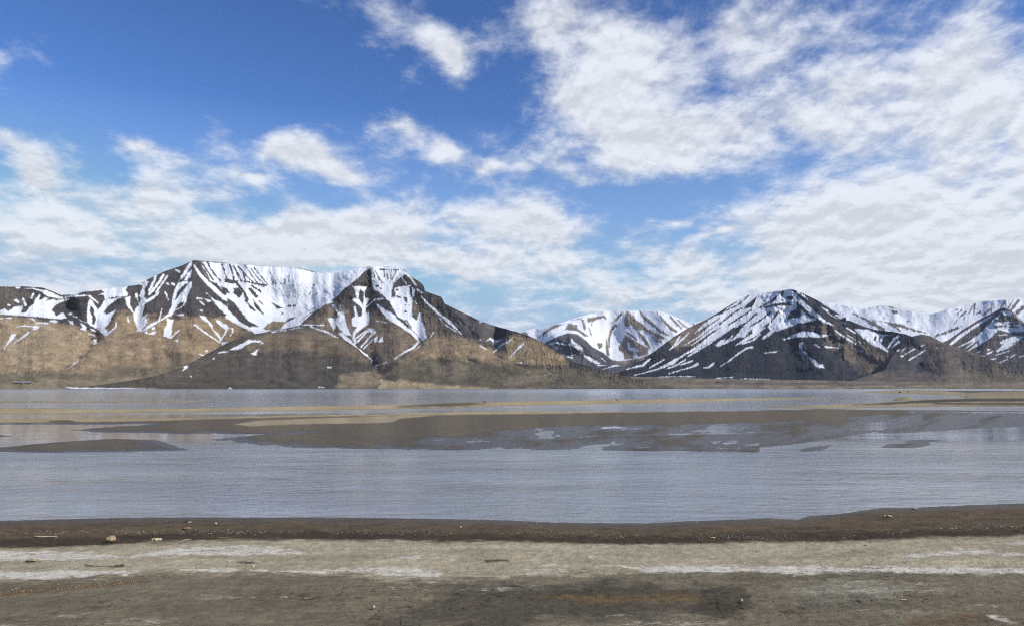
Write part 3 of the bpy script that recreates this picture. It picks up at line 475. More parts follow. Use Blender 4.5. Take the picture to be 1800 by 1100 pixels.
def mountain(name, label, px0, px1, step, rows, crest, foot, dist0, slope, ops, base_snow, colour, relief, zones=(), jag=.6, ribs=.0008, wide=None, group='mountains around the fjord', back=2200.0):
    """A real relief: for each image column the slope is climbed from the foot at an assumed distance, so the
    surface gets its own depth; spurs and gullies push it nearer or farther; behind the crest it falls away."""
    xs = np.arange(px0, px1 + .01, step)
    if wide:
        xs = np.concatenate([np.arange(wide[0], px0, 6.0), xs, np.arange(px1 + 6, wide[1], 6.0)])
    cr = np.interp(xs, [c[0] for c in crest], [c[1] for c in crest])
    ft = np.interp(xs, [c[0] for c in foot], [c[1] for c in foot])
    ux = np.arange(xs[0] - 150, xs[-1] + 151, 1.0); kr = np.exp(-.5 * (np.arange(-120, 121) / 38.0) ** 2); kr /= kr.sum()
    cs = np.convolve(np.interp(ux, [c[0] for c in crest], [c[1] for c in crest]), kr, 'same')
    cs = np.interp(xs, ux, cs)                                   # general height of the massif, without the steps of its skyline
    cr = cr + jag * fbm(xs / 9.0, xs * 0 + 3.3, 3, 9)
    cr = np.minimum(cr, ft - 1.0)
    s = np.linspace(0, 1, rows)[:, None]
    PX = np.repeat(xs[None], rows, 0); PY = ft[None] + (cr - ft)[None] * s
    rx, ry, rz = ray(PX, PY)
    hz = np.hypot(rx, ry); t = rz / hz
    sn = (ft[None] - PY) / np.maximum(ft - cs, 4.0)[None]
    al = np.interp(sn.ravel(), [v[0] for v in slope], [math.tan(R(v[1])) for v in slope]).reshape(PX.shape)
    al = al * (1 + .18 * fbm(PX / 60, PY / 30, 3, 21))
    for (line, dip, wdt) in relief.get('terrace', ()):
        ly = np.interp(xs, [c[0] for c in line], [c[1] for c in line], left=-999, right=-999)[None]
        x0, x1 = line[0][0], line[-1][0]; ly = np.interp(xs, [c[0] for c in line], [c[1] for c in line])[None]
        ends = (sstep(x0, x0 + 60, xs) if x0 > -300 else 1.0) * (1 - sstep(x1 - 60, x1, xs))
        al = al * (1 - ends[None] * dip * np.exp(-((PY - ly) / wdt) ** 2))
    dd = np.maximum(al - t, .045)
    dt = np.diff(t, axis=0)
    lnD = np.concatenate([np.zeros((1, len(xs))), np.cumsum(dt / (.5 * (dd[1:] + dd[:-1])), 0)], 0)
    D0 = np.interp(xs, [d[0] for d in dist0], [d[1] for d in dist0])[None]
    r = np.zeros_like(PX)
    for (x, y, sx, sy, a) in relief.get('bulge', ()):
        r += a * np.exp(-((PX - x) / sx) ** 2 - ((PY - y) / sy) ** 2)
    for (pts, hw, a) in relief.get('ridge', ()):
        d = -line_sd(PX, PY, pts, 0.0)
        d = d + hw * .35 * fbm(PX / 22, PY / 22, 3, 27)
        q = np.clip(1 - d / hw, 0, 1); r += .45 * a * q * q * (3 - 2 * q)
    snow = snow_field(PX, PY, ops, base_snow)
    fade = sstep(0, .06, s)
    # gullies hold the snow: sink them a little, then rib the slopes down the fall line
    r += (.0016 * sstep(-3, 4, snow) if not base_snow else .0016 * sstep(-3, 3, snow)) * fade
    warp = 6 * fbm(PX / 30, PY / 30, 3, 3)
    up = .25 + .75 * sstep(.35, .62, s)
    ribs = ribs * up * (1 - .75 * sstep(0, 4, snow))
    r += fade * ribs * (1 - 2 * np.abs(fbm((PX + warp) / 5.5, PY / 42, 3, 31)) * 1.6)
    r += fade * ribs * 1.6 * fbm((PX + warp) / 17, PY / 34, 3, 51)
    r += fade * .0034 * fbm((PX + 2 * warp) / 26, PY / 30, 6, 57, .56)
    r += fade * ribs * .35 * fbm(PX / 2.2, PY / 2.2, 3, 61)
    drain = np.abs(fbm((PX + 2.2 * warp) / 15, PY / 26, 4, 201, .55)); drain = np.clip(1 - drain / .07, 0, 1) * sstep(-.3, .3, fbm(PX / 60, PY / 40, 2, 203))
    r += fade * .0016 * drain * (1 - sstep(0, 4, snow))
    D = D0 * np.exp(lnD + r)
    X, Y, Z = rx / hz * D, ry / hz * D, EYE + t * D
    col = np.ones(PX.shape + (3,)) * np.asarray(colour)
    for zn in zones: zone(col, PX, PY, *zn)
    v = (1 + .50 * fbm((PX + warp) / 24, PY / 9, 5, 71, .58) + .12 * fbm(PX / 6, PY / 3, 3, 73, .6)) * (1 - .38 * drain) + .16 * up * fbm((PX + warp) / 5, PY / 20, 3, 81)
    strata = relief.get('strata', .10)
    v = v * (1 + strata * fbm(PX / 120 + 3, (PY + .05 * PX) / 2.4, 3, 91))
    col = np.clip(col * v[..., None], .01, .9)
    # skirt into the ground in front, far side behind the crest
    front = np.stack([X[0] * .99, Y[0] * .99, np.full(len(xs), -3.0)], -1)[None]
    co = np.stack([X, Y, Z], -1)
    ux, uy = (rx / hz)[-1], (ry / hz)[-1]
    zc = Z[-1]; bk = []
    for k in (.01, .03, .08, .2, .45, 1.0):
        dk = back * k
        bk.append(np.stack([X[-1] + ux * dk, Y[-1] + uy * dk, np.maximum(zc * (1 - k ** 1.3) - .04 * dk, -3)], -1))
    co = np.concatenate([front, co, np.stack(bk)], 0)
    nb = len(bk)
    snow = np.concatenate([snow[:1], snow, np.repeat(snow[-1:], nb, 0)], 0)
    col = np.concatenate([col[:1], col, np.repeat(col[-1:], nb, 0)], 0)
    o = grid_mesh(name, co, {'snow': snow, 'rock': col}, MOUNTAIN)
    tag(o, label, 'mountain', group, 'structure')
    return o


TAN = (.31, .235, .148); BROWN = (.17, .133, .098); DARK = (.068, .062, .060); SHADED_MORAINE = (.088, .076, .062); OLIVE = (.17, .145, .092)  # moraine tone: dark debris with the cloud shadow over it put into the colour

mountain('mountain', 'broad plateau mountain with snow bowl, twin flat tops and tan foothills across the water', -20, 1215, .95, 290,
    [(-400,520),(-200,508),(-60,505),(0,503),(40,503.5),(75,506),(90,511),(108,519),(130,517),(150,512),(180,507.5),(215,504.5),(242,501),(258,492),(275,484),(290,477),(320,467),(333,461),(340,458),(352,458.5),(372,460),(420,464),(470,468),(520,471),(545,476),(560,480),(590,480),(612,476),(630,470),(650,468.3),(700,469),(712,476),(722,486),(738,496),(745,503),(747,512),(776,522),(782,534),(800,543),(845,564),(868,572),(905,582),(930,590),(950,599),(970,611),(990,626),(1010,636),(1030,642),(1060,650),(1085,656),(1110,663),(1140,670),(1175,677),(1215,682)],
    [(-400,683),(700,683),(900,682.8),(1215,682.6)],
    [(-400,2500),(300,2500),(700,2500),(1000,2600),(1110,2680),(1215,2760)],
    [(0,7),(.10,11),(.25,22),(.45,27),(.7,33),(.9,40),(1,34)],
    exec_lists['A'], False, DARK,
    dict(terrace=[([(-400,560),(0,556),(60,560),(110,566),(150,580),(170,594),(205,578),(240,586)], .55, 4), ([(330,648),(360,640),(400,600),(440,586),(500,577),(545,576),(590,590),(640,620)], .6, 4), ([(700,640),(740,605),(780,600),(830,606),(880,628)], .35, 6)],
         bulge=[(490,545,75,45,.07), (120,545,30,25,.04), (60,615,70,45,-.03), (230,620,60,30,-.03), (520,630,90,40,-.05), (800,625,70,35,-.03), (950,625,40,25,-.02), (650,640,14,30,.035), (165,600,12,40,.03), (320,640,40,20,.03), (870,600,16,40,.03), (240,560,14,40,.02), (735,600,10,40,.02), (640,560,25,30,.015)],
         ridge=[([(340,458),(338,520),(345,560),(360,600)], 26, -.03), ([(645,470),(600,520),(560,560),(530,576)], 30, -.045), ([(655,470),(680,540),(700,600),(690,640)], 26, -.02), ([(715,478),(760,540),(800,590),(860,640)], 26, -.02), ([(262,495),(285,540),(290,580)], 18, -.012), ([(215,505),(208,560),(200,580)], 16, -.012), ([(130,520),(150,560)], 14, -.01), ([(745,505),(790,545),(850,590)], 14, -.012)], strata=.16),
    zones=[([(-400,500),(40,506),(60,520),(30,545),(-400,560)], (.12,.10,.085), 8), ([(-400,555),(0,553),(60,562),(120,570),(160,585),(160,610),(120,650),(60,664),(-400,668)], TAN, 6),
           ([(165,598),(198,566),(212,548),(250,556),(330,560),(400,565),(430,590),(390,622),(330,648),(250,640),(170,652),(130,655)], (.265,.195,.12), 8), ([(200,590),(300,600),(330,640),(250,640),(170,650),(165,606)], TAN, 8, .7),
           ([(340,555),(400,560),(440,585),(415,605),(380,615),(320,600),(300,580)], (.24,.175,.11), 6), ([(-400,655),(60,655),(130,650),(200,645),(250,660),(150,683),(-400,683)], OLIVE, 6), ([(0,672),(60,664),(130,666),(330,652),(330,656),(120,676),(0,683)], (.27,.22,.14), 3, .8),
           ([(120,684),(230,668),(345,645),(400,602),(440,584),(545,575),(600,588),(640,612),(664,652),(640,684)], SHADED_MORAINE, 4), ([(430,588),(500,582),(560,584),(610,600),(640,625),(600,622),(520,612),(440,612)], (.15,.118,.085), 5),
           ([(462,566),(480,563),(502,566),(492,580),(470,581)], (.22,.175,.10), 3), ([(560,540),(590,530),(610,545),(640,600),(600,590),(540,574)], BROWN, 6), ([(640,540),(690,560),(730,598),(700,632),(672,645),(650,620),(640,590)], BROWN, 6), ([(720,520),(760,530),(790,580),(830,610),(760,600),(735,570)], (.155,.125,.095), 6),
           ([(735,600),(760,588),(830,596),(880,620),(850,632),(760,624),(705,640)], (.27,.20,.125), 7), ([(800,545),(870,573),(910,585),(880,605),(850,600),(800,570)], (.10,.09,.085), 6), ([(868,605),(905,588),(945,598),(995,630),(1000,642),(940,642),(885,636)], (.29,.215,.13), 5),
           ([(690,646),(760,632),(860,638),(1000,645),(1110,662),(1215,680),(1215,684),(900,682),(740,676)], (.125,.11,.078), 5), ([(900,662),(950,648),(1000,655),(940,676),(870,681)], (.19,.16,.115), 4, .7), ([(648,655),(664,656),(700,664),(760,673),(850,681),(640,684),(600,682),(632,668)], (.40,.31,.195), 3), ([(-400,676),(-10,672),(40,668),(60,672),(20,680),(-400,683)], (.30,.22,.13), 3, .6)],
    wide=(-420, 1216))

# foothills standing in front of the plateau mountain
HP = [(0,5),(.12,9),(.4,19),(.7,25),(.88,22),(1,11)]
H4S = [P('h', [(1270,380),(1330,345),(1420,300),(1500,255),(1660,265),(1640,285),(1540,285),(1450,330),(1400,370)]), S('h', [(1130,412),(1250,398)], 12), P('h', [(1530,420),(1570,400),(1630,355),(1600,415),(1610,440),(1550,440)]), B('h',1668,292,12), P('h', [(660,580),(760,565),(765,590),(690,640),(720,595)]), B('h',1080,482,7), B('h',803,698,7),
       S('h', [(0,848),(200,850),(480,857)], [12,12,3], 1, .4), S('g', [(860,750),(1000,763),(1300,763),(1800,768)], [12,20,18,12], 1, .5), S('e', [(0,1025),(75,1030)], 12), P('e', [(105,762),(170,762),(160,782),(115,782)]), S('c', [(1010,868),(1180,915),(1330,985)], [9,14,9]), S('c', [(530,922),(900,868)], 6, 1, 1.8)]
H1S = [P('a', [(205,635),(320,605),(400,620),(480,615),(530,630),(480,670),(420,670),(440,640),(340,628)]), P('a', [(150,725),(215,725),(190,780),(120,840),(60,925),(50,910),(105,830)]), S('a', [(380,705),(300,765),(180,855)], [26,24,6])]
H6S = [S('f', [(975,445),(850,510),(740,610)], [7,28,9], 1, .5), S('f', [(1100,505),(1020,580),(945,670)], [20,22,7], 1, .5), P('f', [(890,500),(920,490),(925,505)]), B('f',1072,737,12)]
mountain('hill', 'tan rounded foothill at the far left with two slanting snow strips', -20, 200, 1.0, 110,
    [(-400,562),(-200,558),(0,557),(60,562),(110,569),(140,579),(158,591),(172,604),(186,622),(200,645),(215,668)], [(-400,683),(230,682)], [(-400,2480),(60,2440),(130,2520),(215,2700)], HP, H1S, False, (.30,.225,.14),
    dict(bulge=[(20,625,16,40,.008)], strata=.05), zones=[([(-400,640),(60,640),(130,636),(200,650),(215,683),(-400,683)], OLIVE, 8), ([(-400,676),(60,670),(160,668),(160,683),(-400,683)], (.27,.215,.135), 3, .6)], jag=.3, ribs=.0003, wide=(-420, 216), group='foothills of the plateau mountain')
mountain('hill', 'tan domed foothill between two gullies left of the dark foothill', 104, 440, 1.0, 110,
    [(100,668),(112,656),(125,645),(140,632),(155,617),(170,603),(185,592),(200,584),(215,579),(240,579),(262,584),(290,591),(310,600),(330,611),(350,622),(375,635),(400,648),(440,664)], [(100,682),(300,680),(440,676)], [(100,2560),(160,2450),(240,2410),(320,2460),(440,2640)], HP, [S('g', [(1025,410),(900,500)], 9)], False, (.27,.20,.125),
    dict(bulge=[(262,620,10,30,.008)], strata=.05), zones=[([(100,655),(170,650),(250,640),(330,640),(440,660),(440,684),(100,684)], (.185,.15,.098), 8), ([(290,620),(330,622),(390,645),(330,652)], (.14,.115,.08), 6, .8), ([(100,680),(130,670),(330,654),(330,658),(140,683)], (.27,.22,.14), 2.5, .8)], jag=.3, ribs=.0003, group='foothills of the plateau mountain')
mountain('hill', 'brown tan foothill right of the snow gully with two pale snow strips', 850, 1050, 1.0, 90,
    [(835,640),(850,622),(862,607),(880,596),(905,588.5),(930,593),(950,601),(970,613),(990,628),(1010,638.5),(1050,652)], [(835,682),(1050,681)], [(835,2700),(905,2580),(960,2600),(1050,2780)], HP, H6S, False, (.27,.20,.122),
    dict(strata=.05), zones=[([(835,640),(900,636),(960,640),(1050,650),(1050,684),(835,684)], (.13,.112,.08), 6), ([(850,600),(880,592),(900,600),(870,640),(845,640)], (.14,.115,.09), 6, .7)], jag=.3, ribs=.0003, group='foothills of the plateau mountain')
mountain('hill', 'brown foothill with dark mottled base right of the sandy fan', 656, 960, 1.0, 100,
    [(650,674),(665,664),(682,654),(700,641),(720,623),(740,608),(760,601),(790,600),(820,604),(850,615),(880,629),(905,641),(940,653),(1000,668)], [(650,682),(1000,681)], [(650,2560),(720,2450),(800,2420),(880,2500),(1000,2650)], HP, [S('e', [(870,705),(735,750)], 7), S('e', [(720,785),(745,775)], 13)], False, (.255,.19,.118),
    dict(bulge=[(770,625,10,30,.008), (845,630,9,20,.006)], strata=.06), zones=[([(650,650),(700,640),(740,626),(800,628),(870,636),(960,655),(960,684),(650,684)], (.115,.10,.07), 7), ([(760,640),(800,636),(830,650),(800,668),(765,660)], (.21,.17,.115), 5, .6), ([(880,668),(940,656),(960,664),(900,682)], (.20,.165,.115), 4, .6), ([(650,668),(700,668),(780,676),(860,682),(650,684)], (.38,.29,.18), 3)], jag=.3, ribs=.0003, group='foothills of the plateau mountain')
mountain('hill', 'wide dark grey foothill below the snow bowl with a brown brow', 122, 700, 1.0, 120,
    [(110,683),(122,681.5),(170,676.5),(230,668),(270,660.5),(290,655),(320,645),(345,632),(370,618),(400,602),(425,593),(445,587),(480,582),(520,578.5),(545,578),(570,582),(590,589),(610,599),(630,613),(645,628),(655,641),(665,653),(685,666),(720,679)], [(110,683.2),(720,683)], [(110,2380),(270,2385),(400,2400),(500,2380),(580,2400),(660,2490),(720,2600)], HP, H4S, False, SHADED_MORAINE,
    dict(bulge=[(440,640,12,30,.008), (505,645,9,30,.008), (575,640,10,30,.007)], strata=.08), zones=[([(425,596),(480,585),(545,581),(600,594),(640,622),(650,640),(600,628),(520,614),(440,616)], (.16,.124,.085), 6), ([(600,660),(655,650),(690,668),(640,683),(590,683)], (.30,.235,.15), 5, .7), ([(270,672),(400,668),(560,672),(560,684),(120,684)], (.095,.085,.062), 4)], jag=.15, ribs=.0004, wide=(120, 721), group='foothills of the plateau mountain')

mountain('mountain', 'distant rounded mountain almost wholly under snow between the two big ones', 905, 1262, .9, 150,
    [(800,596),(905,590),(915,586),(925,580),(938,576.5),(952,579),(962,576),(975,571),(1000,562),(1030,553),(1060,547.5),(1095,545),(1130,546),(1160,547.5),(1180,553),(1200,562),(1216,570),(1222,567),(1240,562),(1260,558),(1300,556)],
    [(800,662),(1300,662)], [(800,8200),(1300,8800)], [(0,10),(.15,20),(.4,30),(.8,36),(1,25)],
    exec_lists['C'], True, (.185,.15,.125),
    dict(bulge=[(1075,600,40,40,.05), (1000,600,50,25,-.05), (1180,590,40,30,-.02)], ridge=[([(1102,545),(1110,580),(1130,640)], 26, -.025), ([(960,575),(1000,585),(1050,620),(1080,640)], 26, -.04), ([(1155,548),(1190,590)], 16, -.012), ([(1060,548),(1062,590)], 14, -.01)]),
    zones=[([(950,605),(1000,582),(1030,590),(1080,635),(1100,640),(1140,630),(1140,665),(950,665)], (.072,.07,.078), 4)], jag=.4, ribs=.0007, wide=(800, 1300), back=3500)

mountain('mountain', 'far white snow ridge with a low saddle at the right edge', 1420, 1815, 1.0, 110,
    [(1300,540),(1430,527),(1460,532),(1500,540),(1520,543),(1530,540),(1545,537),(1562,537),(1580,541),(1600,547),(1626,554),(1640,551),(1670,542),(1700,535),(1730,529.5),(1760,527),(1800,524),(1900,520),(2200,530)],
    [(1300,640),(2200,640)], [(1300,9800),(2200,9800)], [(0,14),(.4,20),(.75,24),(1,34)],
    exec_lists['F'], True, (.13,.11,.10),
    dict(bulge=[(1630,580,60,35,.015)], ridge=[([(1430,530),(1520,565),(1640,600)], 30, -.03), ([(1560,537),(1570,570)], 20, -.012)]), jag=.3, ribs=.0007, wide=(1300, 2200), back=3500)

mountain('mountain', 'dark streaked mountain shoulder with pointed top at the right edge', 1630, 1815, .9, 140,
    [(1600,640),(1640,608),(1665,598),(1690,581),(1720,562),(1745,550),(1757,543),(1765,540.5),(1775,545),(1785,552),(1800,563),(1840,580),(1900,560),(2000,540),(2200,560)],
    [(1500,664),(2200,664)], [(1500,7400),(2200,7400)], [(0,12),(.2,24),(.6,32),(1,38)],
    exec_lists['G'], False, (.085,.075,.075),
    dict(ridge=[([(1765,541),(1740,590),(1720,640)], 26, -.02), ([(1768,541),(1800,570),(1840,600)], 20, -.02)]), zones=[([(1776,543),(1790,550),(1830,575),(1820,585),(1790,562)], (.2,.155,.11), 2)], ribs=.0007, wide=(1600, 2200), back=3000)

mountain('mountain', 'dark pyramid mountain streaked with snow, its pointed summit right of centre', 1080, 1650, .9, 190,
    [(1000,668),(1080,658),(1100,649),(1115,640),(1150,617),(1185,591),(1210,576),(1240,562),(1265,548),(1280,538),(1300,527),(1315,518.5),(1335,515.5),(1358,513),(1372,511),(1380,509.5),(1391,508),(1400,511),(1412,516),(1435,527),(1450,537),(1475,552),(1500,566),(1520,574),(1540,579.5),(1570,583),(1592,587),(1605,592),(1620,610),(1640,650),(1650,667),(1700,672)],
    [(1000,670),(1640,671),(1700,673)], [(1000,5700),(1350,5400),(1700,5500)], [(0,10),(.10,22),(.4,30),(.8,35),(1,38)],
    exec_lists['D'], False, (.034,.036,.044),  # bluish dark rock colour, cloud shadow over the pyramid painted in
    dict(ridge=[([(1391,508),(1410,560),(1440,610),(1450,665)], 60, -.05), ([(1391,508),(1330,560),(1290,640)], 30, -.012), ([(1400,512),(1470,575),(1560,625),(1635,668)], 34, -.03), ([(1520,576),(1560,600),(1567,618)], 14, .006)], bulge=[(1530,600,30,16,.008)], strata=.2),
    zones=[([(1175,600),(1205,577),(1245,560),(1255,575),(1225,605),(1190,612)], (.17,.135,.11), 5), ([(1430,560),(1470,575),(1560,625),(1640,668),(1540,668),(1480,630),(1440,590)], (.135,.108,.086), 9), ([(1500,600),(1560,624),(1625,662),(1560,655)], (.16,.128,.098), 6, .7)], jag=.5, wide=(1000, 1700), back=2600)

mountain('hill', 'smooth grey brown rounded hill in front of the mountains at the right', 1556, 1815, 1.0, 120,
    [(1500,668),(1556,650),(1568,625),(1580,610),(1592,599),(1605,590.5),(1620,587),(1635,590),(1660,603),(1690,613),(1720,622),(1750,634),(1775,645),(1800,655),(1850,668),(1900,673)],
    [(1500,674),(1900,675)], [(1500,5150),(1900,5150)], [(0,6),(.15,14),(.5,24),(.9,24),(1,16)],
    exec_lists['E'], False, (.125,.104,.085),
    dict(ridge=[([(1620,587),(1640,620),(1680,665)], 40, -.02)], bulge=[(1615,643,8,6,.01)], strata=.06), zones=[([(1556,650),(1600,590),(1625,590),(1640,620),(1620,650),(1580,660)], (.068,.064,.064), 8), ([(1608,642),(1622,638),(1632,650),(1615,655)], (.04,.042,.048), 2), ([(1640,660),(1740,640),(1830,665),(1830,674),(1640,674)], (.17,.14,.10), 6, .8)], jag=.2, ribs=.0005, wide=(1500, 1900), group='hills around the fjord')

mountain('coastal_plain', 'low brown coastal plain along the far shore below the dark pyramid', 840, 1815, 1.3, 36,
    [(600,681),(840,680),(950,676),(1000,668),(1060,661.5),(1100,661),(1200,663.5),(1300,666),(1400,667),(1500,669),(1600,671),(1700,671),(1800,670),(2300,668)],
    [(600,682.4),(1200,682.6),(1300,681.8),(1800,681.5),(2300,681.5)], [(600,2750),(1200,2850),(1800,3300),(2300,3300)], [(0,1.2),(.3,1.9),(1,2.4)],
    [S('i', [(660,1010),(760,1012)], 9), S('z', [(977,670.5),(1008,670.5)], 2.4, 1, .4)], False, (.19,.155,.11), dict(strata=.5),
    zones=[([(840,678),(1000,664),(1110,662),(1200,668),(1100,674),(950,680)], (.14,.118,.088), 4), ([(1200,677),(1500,674),(1800,676),(1800,679),(1300,680)], (.27,.215,.14), 2, .8), ([(1250,671),(1500,672),(1640,676),(1500,677),(1250,675)], (.12,.105,.09), 2, .8)], jag=.2, ribs=.0003, wide=(600, 2300), group=None, back=1500)

# ------------------------------------------------------------------ water and shore
def ground(px, py, z=0.0):
    """point on the level z seen at that image pixel from the eye"""
    rx, ry, rz = ray(px, py); k = (EYE - z) / np.maximum(-rz, 1e-6)
    return rx * k, ry * k


def water_material():
    t = NT('silty_water')
    t.b.inputs['Base Color'].default_value = (.24, .255, .27, 1)
    t.b.inputs['IOR'].default_value = 1.333
    t.b.inputs['Roughness'].default_value = .06
    sp = t.n('ShaderNodeSeparateXYZ'); t.l(t.pos(), sp.inputs[0])
    r1 = t.noise(1.9, 5, .6, (.55, 1.3, 1), .3); r2 = t.noise(.35, 3, .5, (.5, 1.4, 1)); r3 = t.noise(7.0, 2, .5, (.7, 1.2, 1))
    gust = t.ramp(t.noise(.10, 3, .5, (.5, 1.5, 1)), .34, .66, .55, 1.2)
    calm = t.math('MULTIPLY', t.ramp(sp.outputs[1], 44, 52), t.ramp(sp.outputs[1], 96, 112, 1, 0))
    farf = t.ramp(sp.outputs[1], 90, 900, 1.0, .22)
    t.put(t.ramp(sp.outputs[1], 90, 900, .06, .22), t.b.inputs['Roughness'])
    gust = t.math('MULTIPLY', gust, farf)
    amp = t.math('MULTIPLY', gust, t.math('MULTIPLY_ADD', calm, -.88, 1.0))
    h = t.math('MULTIPLY', t.math('MULTIPLY_ADD', r2, 1.6, t.math('MULTIPLY_ADD', r3, .12, r1)), amp)
    t.bump(h, .075, 1.0)
    return t.m


def ground_material(name, pebbly=1.0):
    t = NT(name)
    col = t.attr('soil', True); wet = t.attr('wet')
    n1 = t.noise(2.2, 6, .65, (.45, 1.5, 1)); n2 = t.noise(14, 5, .7, (.6, 1.3, 1)); n3 = t.noise(60, 3, .6)
    v = t.math('MULTIPLY_ADD', n1, .9, t.math('MULTIPLY_ADD', n2, 1.1, t.math('MULTIPLY_ADD', n3, .8, -.4)))
    c = scaled(t, col, v)
    if pebbly:
        sm = t.ramp(t.math('ADD', t.math('MULTIPLY', t.attr('salt'), .9), t.math('MULTIPLY_ADD', n2, 1.3, t.math('MULTIPLY_ADD', n1, 1.3, -1.36))), .30, .85)
        c = t.mix(sm, c, scaled(t, (.70, .645, .52), t.math('MULTIPLY_ADD', n3, .6, t.math('MULTIPLY_ADD', n2, .5, .4))))
        vo = t.n('ShaderNodeTexVoronoi'); vo.inputs['Scale'].default_value = 22; t.l(t.pos(), vo.inputs['Vector'])
        pb = t.ramp(vo.outputs['Distance'], .10, .17, 1, 0)
        sel = t.ramp(t.noise(9, 2, .5), .62, .70)
        c = t.mix(t.math('MULTIPLY', t.math('MULTIPLY', pb, sel), .7 * pebbly), c, (.33, .29, .22))
    t.put(c, t.b.inputs['Base Color'])
    t.put(t.math('ADD', t.ramp(wet, 0, 1, .92, .36), t.math('MULTIPLY_ADD', n1, .5, -.25)), t.b.inputs['Roughness'])
    t.put(t.ramp(wet, 0, 1, .15, .4), t.b.inputs['Specular IOR Level'])
    t.bump(t.math('MULTIPLY_ADD', n2, .5, t.math('MULTIPLY_ADD', n1, 1.0, t.math('MULTIPLY', n3, .22))), .08, 1.0)
    return t.m


WATER = water_material(); SOIL = ground_material('shore_mud'); BARMUD = ground_material('bar_mud', 0)

me = bpy.data.meshes.new('water')
nx = 40; xs = np.linspace(-16000, 16000, nx)
vv = [(x, y, 0.0) for y in (-300, 15, 40, 110, 400, 1500, 5000, 16000) for x in xs]
ff = [(j * nx + i, j * nx + i + 1, (j + 1) * nx + i + 1, (j + 1) * nx + i) for j in range(7) for i in range(nx - 1)]
me.from_pydata(vv, [], ff); me.materials.append(WATER)
o = bpy.data.objects.new('water', me); sc.collection.objects.link(o)
tag(o, 'rippled grey blue fjord water between the sandbars', 'water', kind='structure')

SAND = (.37, .29, .165); SANDOLIVE = (.23, .195, .115); MUD = (.135, .111, .078); WETMUD = (.055, .047, .04)


def bar(name, label, outline, height, width, ypad=2.5, stepx=1.7, stepy=.4, sand=(), pools=(), low=(), base=SAND, rough=.03, edge=1.0, humps=()):
    P0 = np.asarray(outline, float)
    x0, x1 = P0[:, 0].min() - 12, P0[:, 0].max() + 12
    xs = np.arange(x0, x1, stepx); ys = np.arange(P0[:, 1].min() - ypad * .6, P0[:, 1].max() + ypad, stepy)
    PX, PY = np.meshgrid(xs, ys)
    X, Y = ground(PX, PY)
    gx, gy = ground(P0[:, 0], P0[:, 1])
    # distance in metres on the ground; depth is shortened so that banks keep a natural slope on long thin bars
    k = 1.0
    d = poly_sd(X, Y * k, np.stack([gx, gy * k], -1))
    L = np.hypot(X, Y)
    d = d + edge * (.010 * L * fbm(X / (.05 * L), Y / (.10 * L), 4, 7) + .25 * fbm(X / 1.5, Y / 3.0, 3, 8))
    z = np.where(d > 0, height * (1 - np.exp(-d / width)), np.maximum(d * .06, -.5))
    for (pts, lev) in low:                                  # wet flats barely above the water
        m = sstep(-1.5, 2.5, poly_sd(PX, PY, pts) + 2.0 * fbm(PX / 40, PY / 3, 2, 12))
        z = np.where(d > 0, z * (1 - m) + np.minimum(z, lev) * m, z)
    lo = np.clip(1 - z / .10, 0, 1)
    z = z + np.where(d > 0, rough * (.4 + .6 * lo) * fbm(X / (.07 * L + .5), Y / (.025 * L + .2), 5, 15, .62), 0)
    for (pts, w, dep) in pools:
        m = sstep(-1.2, 1.2, line_sd(PX, PY, pts, w) + 1.3 * fbm(PX / 18, PY / 1.6, 3, 19))
        z = z - dep * m
    for (hx, hy, hr, hh, hk) in humps:
        cx, cy = ground(hx, hy)
        dd = np.hypot((X - cx), (Y - cy) * hk) / hr
        z = z + hh * np.clip(1 - dd ** 1.6, 0, 1) * (1 + .25 * fbm(X / .6, Y / .6, 3, 4))
    wet = 1 - sstep(.015, .11, z + .03 * fbm(X / (.03 * L), Y / (.05 * L), 3, 23))
    col = np.ones(PX.shape + (3,)) * np.asarray(base)
    col *= (1 + .30 * fbm(X / (.05 * L), Y / (.1 * L), 4, 33))[..., None]
    for (pts, c, soft) in sand:
        m = sstep(-soft, soft, poly_sd(PX, PY, pts) + soft * 1.2 * fbm(PX / 25, PY / 1.8, 3, 35))[..., None]
        col = col * (1 - m) + np.asarray(c) * m * (1 + .25 * fbm(X / (.04 * L), Y / (.08 * L), 3, 37))[..., None]
    col = col * (1 - .45 * wet[..., None]) 
    col = np.clip(col, .02, .8)
    o = grid_mesh(name, np.stack([X, Y, z], -1), {'soil': col, 'wet': wet}, BARMUD, True)
    tag(o, label, name.replace('_', ' '), None, 'structure')
    return o


bar('sandbar', 'thin farthest sand spit at the left with white birds on its tip', [(-300,705),(0,704.2),(200,703.6),(330,703.2),(372,704.6),(330,706.2),(200,706.6),(0,707.2),(-300,708)], .22, 3, stepy=.25, base=(.30,.25,.155))
bar('sandbar', 'long pale sand spit running across the whole left and middle of the bay', [(-300,718.5),(0,718.5),(120,718.5),(200,721),(400,718),(500,715.5),(600,714),(700,712),(800,707.5),(900,706),(1000,704.5),(1100,703),(1200,702),(1300,700.5),(1400,699),(1487,698.4),(1400,701),(1300,703.5),(1200,707),(1100,709),(1000,711),(900,712.5),(800,716.5),(700,718.5),(600,720),(500,721),(400,722.5),(200,725.5),(120,727),(0,727.8),(-300,729)], .42, 4.5, stepy=.28,
    sand=[([(700,717),(800,709),(860,712),(800,716)], (.12,.10,.065), 1.2), ([(-300,717),(200,719),(600,712),(1000,703),(1480,697),(1480,699),(1000,706),(600,715),(200,722),(-300,721)], SANDOLIVE, .8)])
